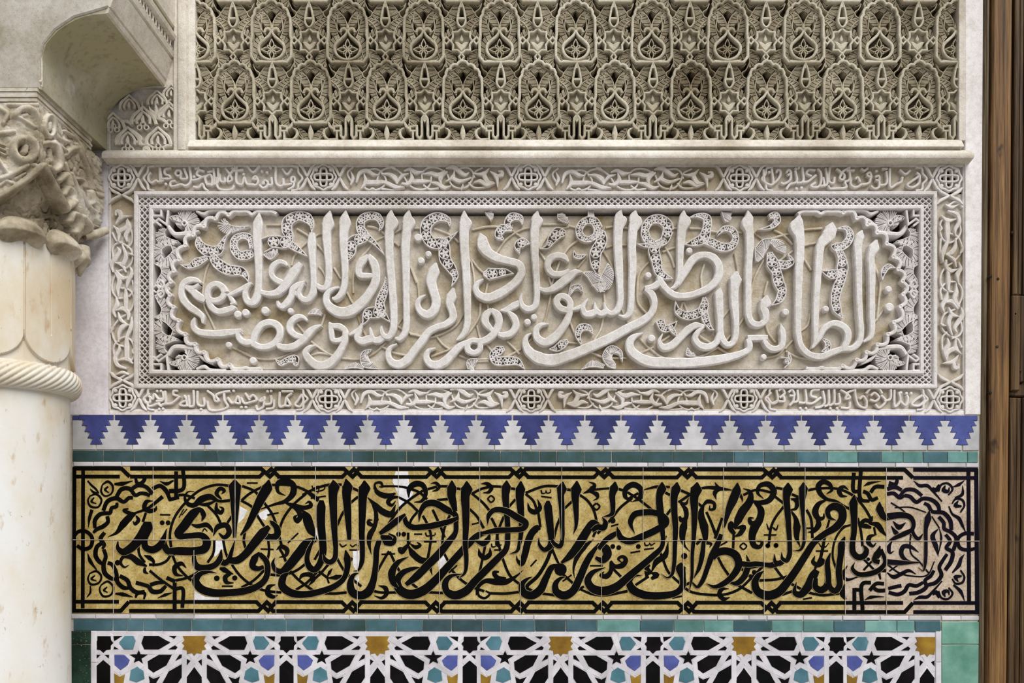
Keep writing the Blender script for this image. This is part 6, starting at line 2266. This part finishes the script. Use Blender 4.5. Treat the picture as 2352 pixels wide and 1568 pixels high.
# abacus with grooves
for yy, hh, off in ((346, 6, 2), (353, 5, 0), (359, 5, 3), (365, 6, 1), (372, 6, -3)):
    g = G(); prism(g, [(-40, 60), (XR - 8 + off, 60), (XR - 8 + off, DF - 4 + off), (40, DF - 4 + off), (34, DF - 30), (-40, DF - 30)], yy, yy + hh)
    obj('abacus_fillet', g, 'capital', colm, smooth=0)
# ------------------------------------------------------------------ stucco corbel over the column
PRO = [(246, 346), (246, 318), (246.5, 292), (248, 272), (254, 256), (264, 244), (277, 230), (294, 218), (313, 208), (332, 201), (352, 197.5), (373, 196)]
OUT = [(376.5, 187), (381, 168), (390, 137), (396.5, 130), (398.5, 121), (390, 116), (393, 97), (402, 93), (405, 88), (405, 84), (398, 80), (398, 68), (402, 62), (402, -200)]
corb = thing('stucco_corbel', 150, 345, 0, 'stained plaster corbel above the capital, with smooth concave underside', 'corbel')
def sweep(g, prof, d0, d1, n=1, close=None):
    m = len(prof)
    vs, fs = [], []
    for k_ in range(n + 1):
        d = d0 + (d1 - d0)*k_/n
        vs += [(x, y, d) for x, y in prof]
    for k_ in range(n):
        for i in range(m - 1):
            a = k_*m + i
            fs.append((a, a + 1, a + m + 1, a + m))
    if close:
        for off in (0, n*m):
            fs.append(tuple(off + i for i in range(m)))
    g.add(vs, fs)
body = PRO + OUT + [(-400, -200), (-400, 346)]
g = G()
n = len(body)
g.add([(x, y, 2.6) for x, y in body] + [(x, y, DF - 8) for x, y in body], [(i, (i+1) % n, n + (i+1) % n, n + i) for i in range(n)])
P2 = [Vector((x, y, 0)) for x, y in body]
tri = tessellate_polygon([P2])
g.f += [tuple(n + k_ for k_ in t) for t in tri]
obj('cove', g, 'cove', corb, smooth=30)
# facing of the front, standing a little proud, with the scroll at its foot
FACE = [(246 - 3, 346), (246 - 3, 292), (251, 256), (275, 228), (311, 204), (350, 193), (380, 184), (385, 150), (385, -200), (-400, -200), (-400, 346)]
g = G(); slab(g, FACE, DF - 9, DF - 4, 2.5)
obj('front_facing', g, 'grimy', corb)
# bright edge fillets and the cornice on the bay side
for nm, prof, mat in (('edge_fillet', [(372, 196.5), (378, 195.5), (381, 187), (377, 185)], 'mould'),
                      ('cornice_band', [(377, 186), (383, 183), (396, 139), (390, 137)], 'mould'),
                      ('cornice_lip', [(390, 138), (399, 133), (401, 121), (390, 115)], 'mould'),
                      ('upper_lip', [(392, 98), (405, 94), (407, 86), (405, 82), (396, 80)], 'mould'),
                      ('top_band', [(396, 68), (403, 64), (404, 40), (403, -200), (396, -200)], 'mould')):
    g = G(); m_ = len(prof)
    g.add([(x, y, -1) for x, y in prof] + [(x, y, DF - 6) for x, y in prof], [(i, (i+1) % m_, m_ + (i+1) % m_, m_ + i) for i in range(m_)] + [tuple(range(m_)), tuple(range(2*m_-1, m_-1, -1))])
    obj(nm, g, mat, corb, smooth=0)
# little chain of eyes in the cornice hollow
g = G()
for k_ in range(16):
    d = 6 + k_*16
    pts = [(394.5 + 2, 106.5 + 9.5*math.sin(a), d + 7*math.cos(a)) for a in [2*math.pi*i/10 for i in range(11)]]
    tube(g, pts, 1.7, 6)
obj('eye_chain', g, 'mould', corb, kind='stuff')
# scroll carved on the corbel front
for ch, r in (([(98, 190), (60, 186), (20, 192), (-20, 188)], 5), ([(4, 182), (28, 172), (50, 186), (74, 184), (80, 168), (66, 156), (54, 160)], 3.4), ([(-30, 176), (-6, 190), (8, 178)], 3.4), ([(96, 200), (96, 150), (97, 100), (107, 72)], 2.6)):
    g = G(); tube(g, [front(x, y, -10) for x, y in ch], r)
    obj('carved_scroll', g, 'mould', corb, smooth=60)

# ------------------------------------------------------------------ carved niche panel beside the capital
ni = thing('niche_stucco_panel', 325, 348, 0, 'shaded carved stucco spandrel of palmettes under the corbel', 'wall panel')
g = G(); box(g, 247, 196, 396.5, 350, -51, -12, 0); obj('niche_ground', g, 'border', ni)
def nz(p): return [(230 + q[0]/7.84, 190 + q[1]/7.84) + tuple(q[2:]) for q in p]
PAL = [[(840, 1120, 8), (830, 1050, 8), (870, 960, 8), (950, 890, 7), (1040, 800, 5)], [(1275, 1120, 8), (1255, 1050, 8), (1210, 960, 8), (1130, 890, 7), (1040, 800, 5)],
       [(930, 1110, 6), (925, 1030, 6), (975, 950, 6), (1045, 890, 4)], [(1160, 1110, 6), (1165, 1030, 6), (1115, 950, 6), (1045, 890, 4)], [(1045, 960, 3), (1030, 1040, 8), (1045, 1100, 5)]]
def pal(dx, dy, sc=1.0, mx=1):
    for q in PAL:
        g = G(); band(g, nz([(1045 + mx*(a - 1045)*sc + dx, 1000 + (b - 1000)*sc + dy, w_*sc) for a, b, w_ in q]), -16, 2, 1.6, 3)
        obj('palmette_rib', g, 'mould', ni)
pal(0, 0); pal(-545, 0); pal(200, -470, 0.9); pal(-270, -370, 1.0); pal(-810, -280, 0.9); pal(-270, 330, .5); pal(-20, -700, 0.8); pal(-520, -620, 0.8); pal(240, -830, 0.7)
for (x, y) in ((1045, 1185), (495, 1185), (770, 790), (240, 830), (1245, 760)):
    for ox, oy in ((0, -48), (-62, 16), (62, 16)):
        g = G(); p = nz([(x + ox, y + oy)])[0]
        ring(g, p[0], p[1], 5.2, 3.2, -16, 1.4, 1, 12)
        obj('trefoil_ring', g, 'mould', ni)
for q in ([(1000, 660, 4), (960, 560, 12), (900, 480, 5), (880, 420, 1)], [(870, 700, 4), (900, 600, 8), (830, 500, 1)], [(700, 1110, 4), (720, 1000, 10), (640, 900, 6), (560, 830, 2)], [(1000, 640, 4), (1120, 660, 9), (1210, 740, 6)], [(980, 650, 8), (1010, 560, 10), (1000, 460, 6), (990, 330, 2)],
          [(1080, 600, 6), (1130, 500, 8), (1270, 380, 4)], [(1060, 250, 3), (1130, 300, 8), (1200, 340, 4), (1280, 300, 3)], [(720, 1110, 6), (870, 1120, 7), (960, 1170, 5)], [(1120, 1170, 5), (1200, 1130, 7), (1300, 1130, 6)], [(600, 1090, 5), (680, 1060, 9), (760, 1110, 4)], [(780, 1260, 5), (800, 1180, 10), (860, 1180, 10), (890, 1260, 5)],
          [(350, 1120, 5), (330, 1000, 9), (400, 880, 6), (480, 800, 3)], [(560, 690, 4), (660, 660, 8), (740, 560, 6), (760, 340, 2)], [(380, 690, 4), (480, 690, 8), (560, 760, 5)]):
    g = G(); band(g, nz(q), -16, 1.2, 1.6, 3); obj('curled_leaf', g, 'mould', ni)
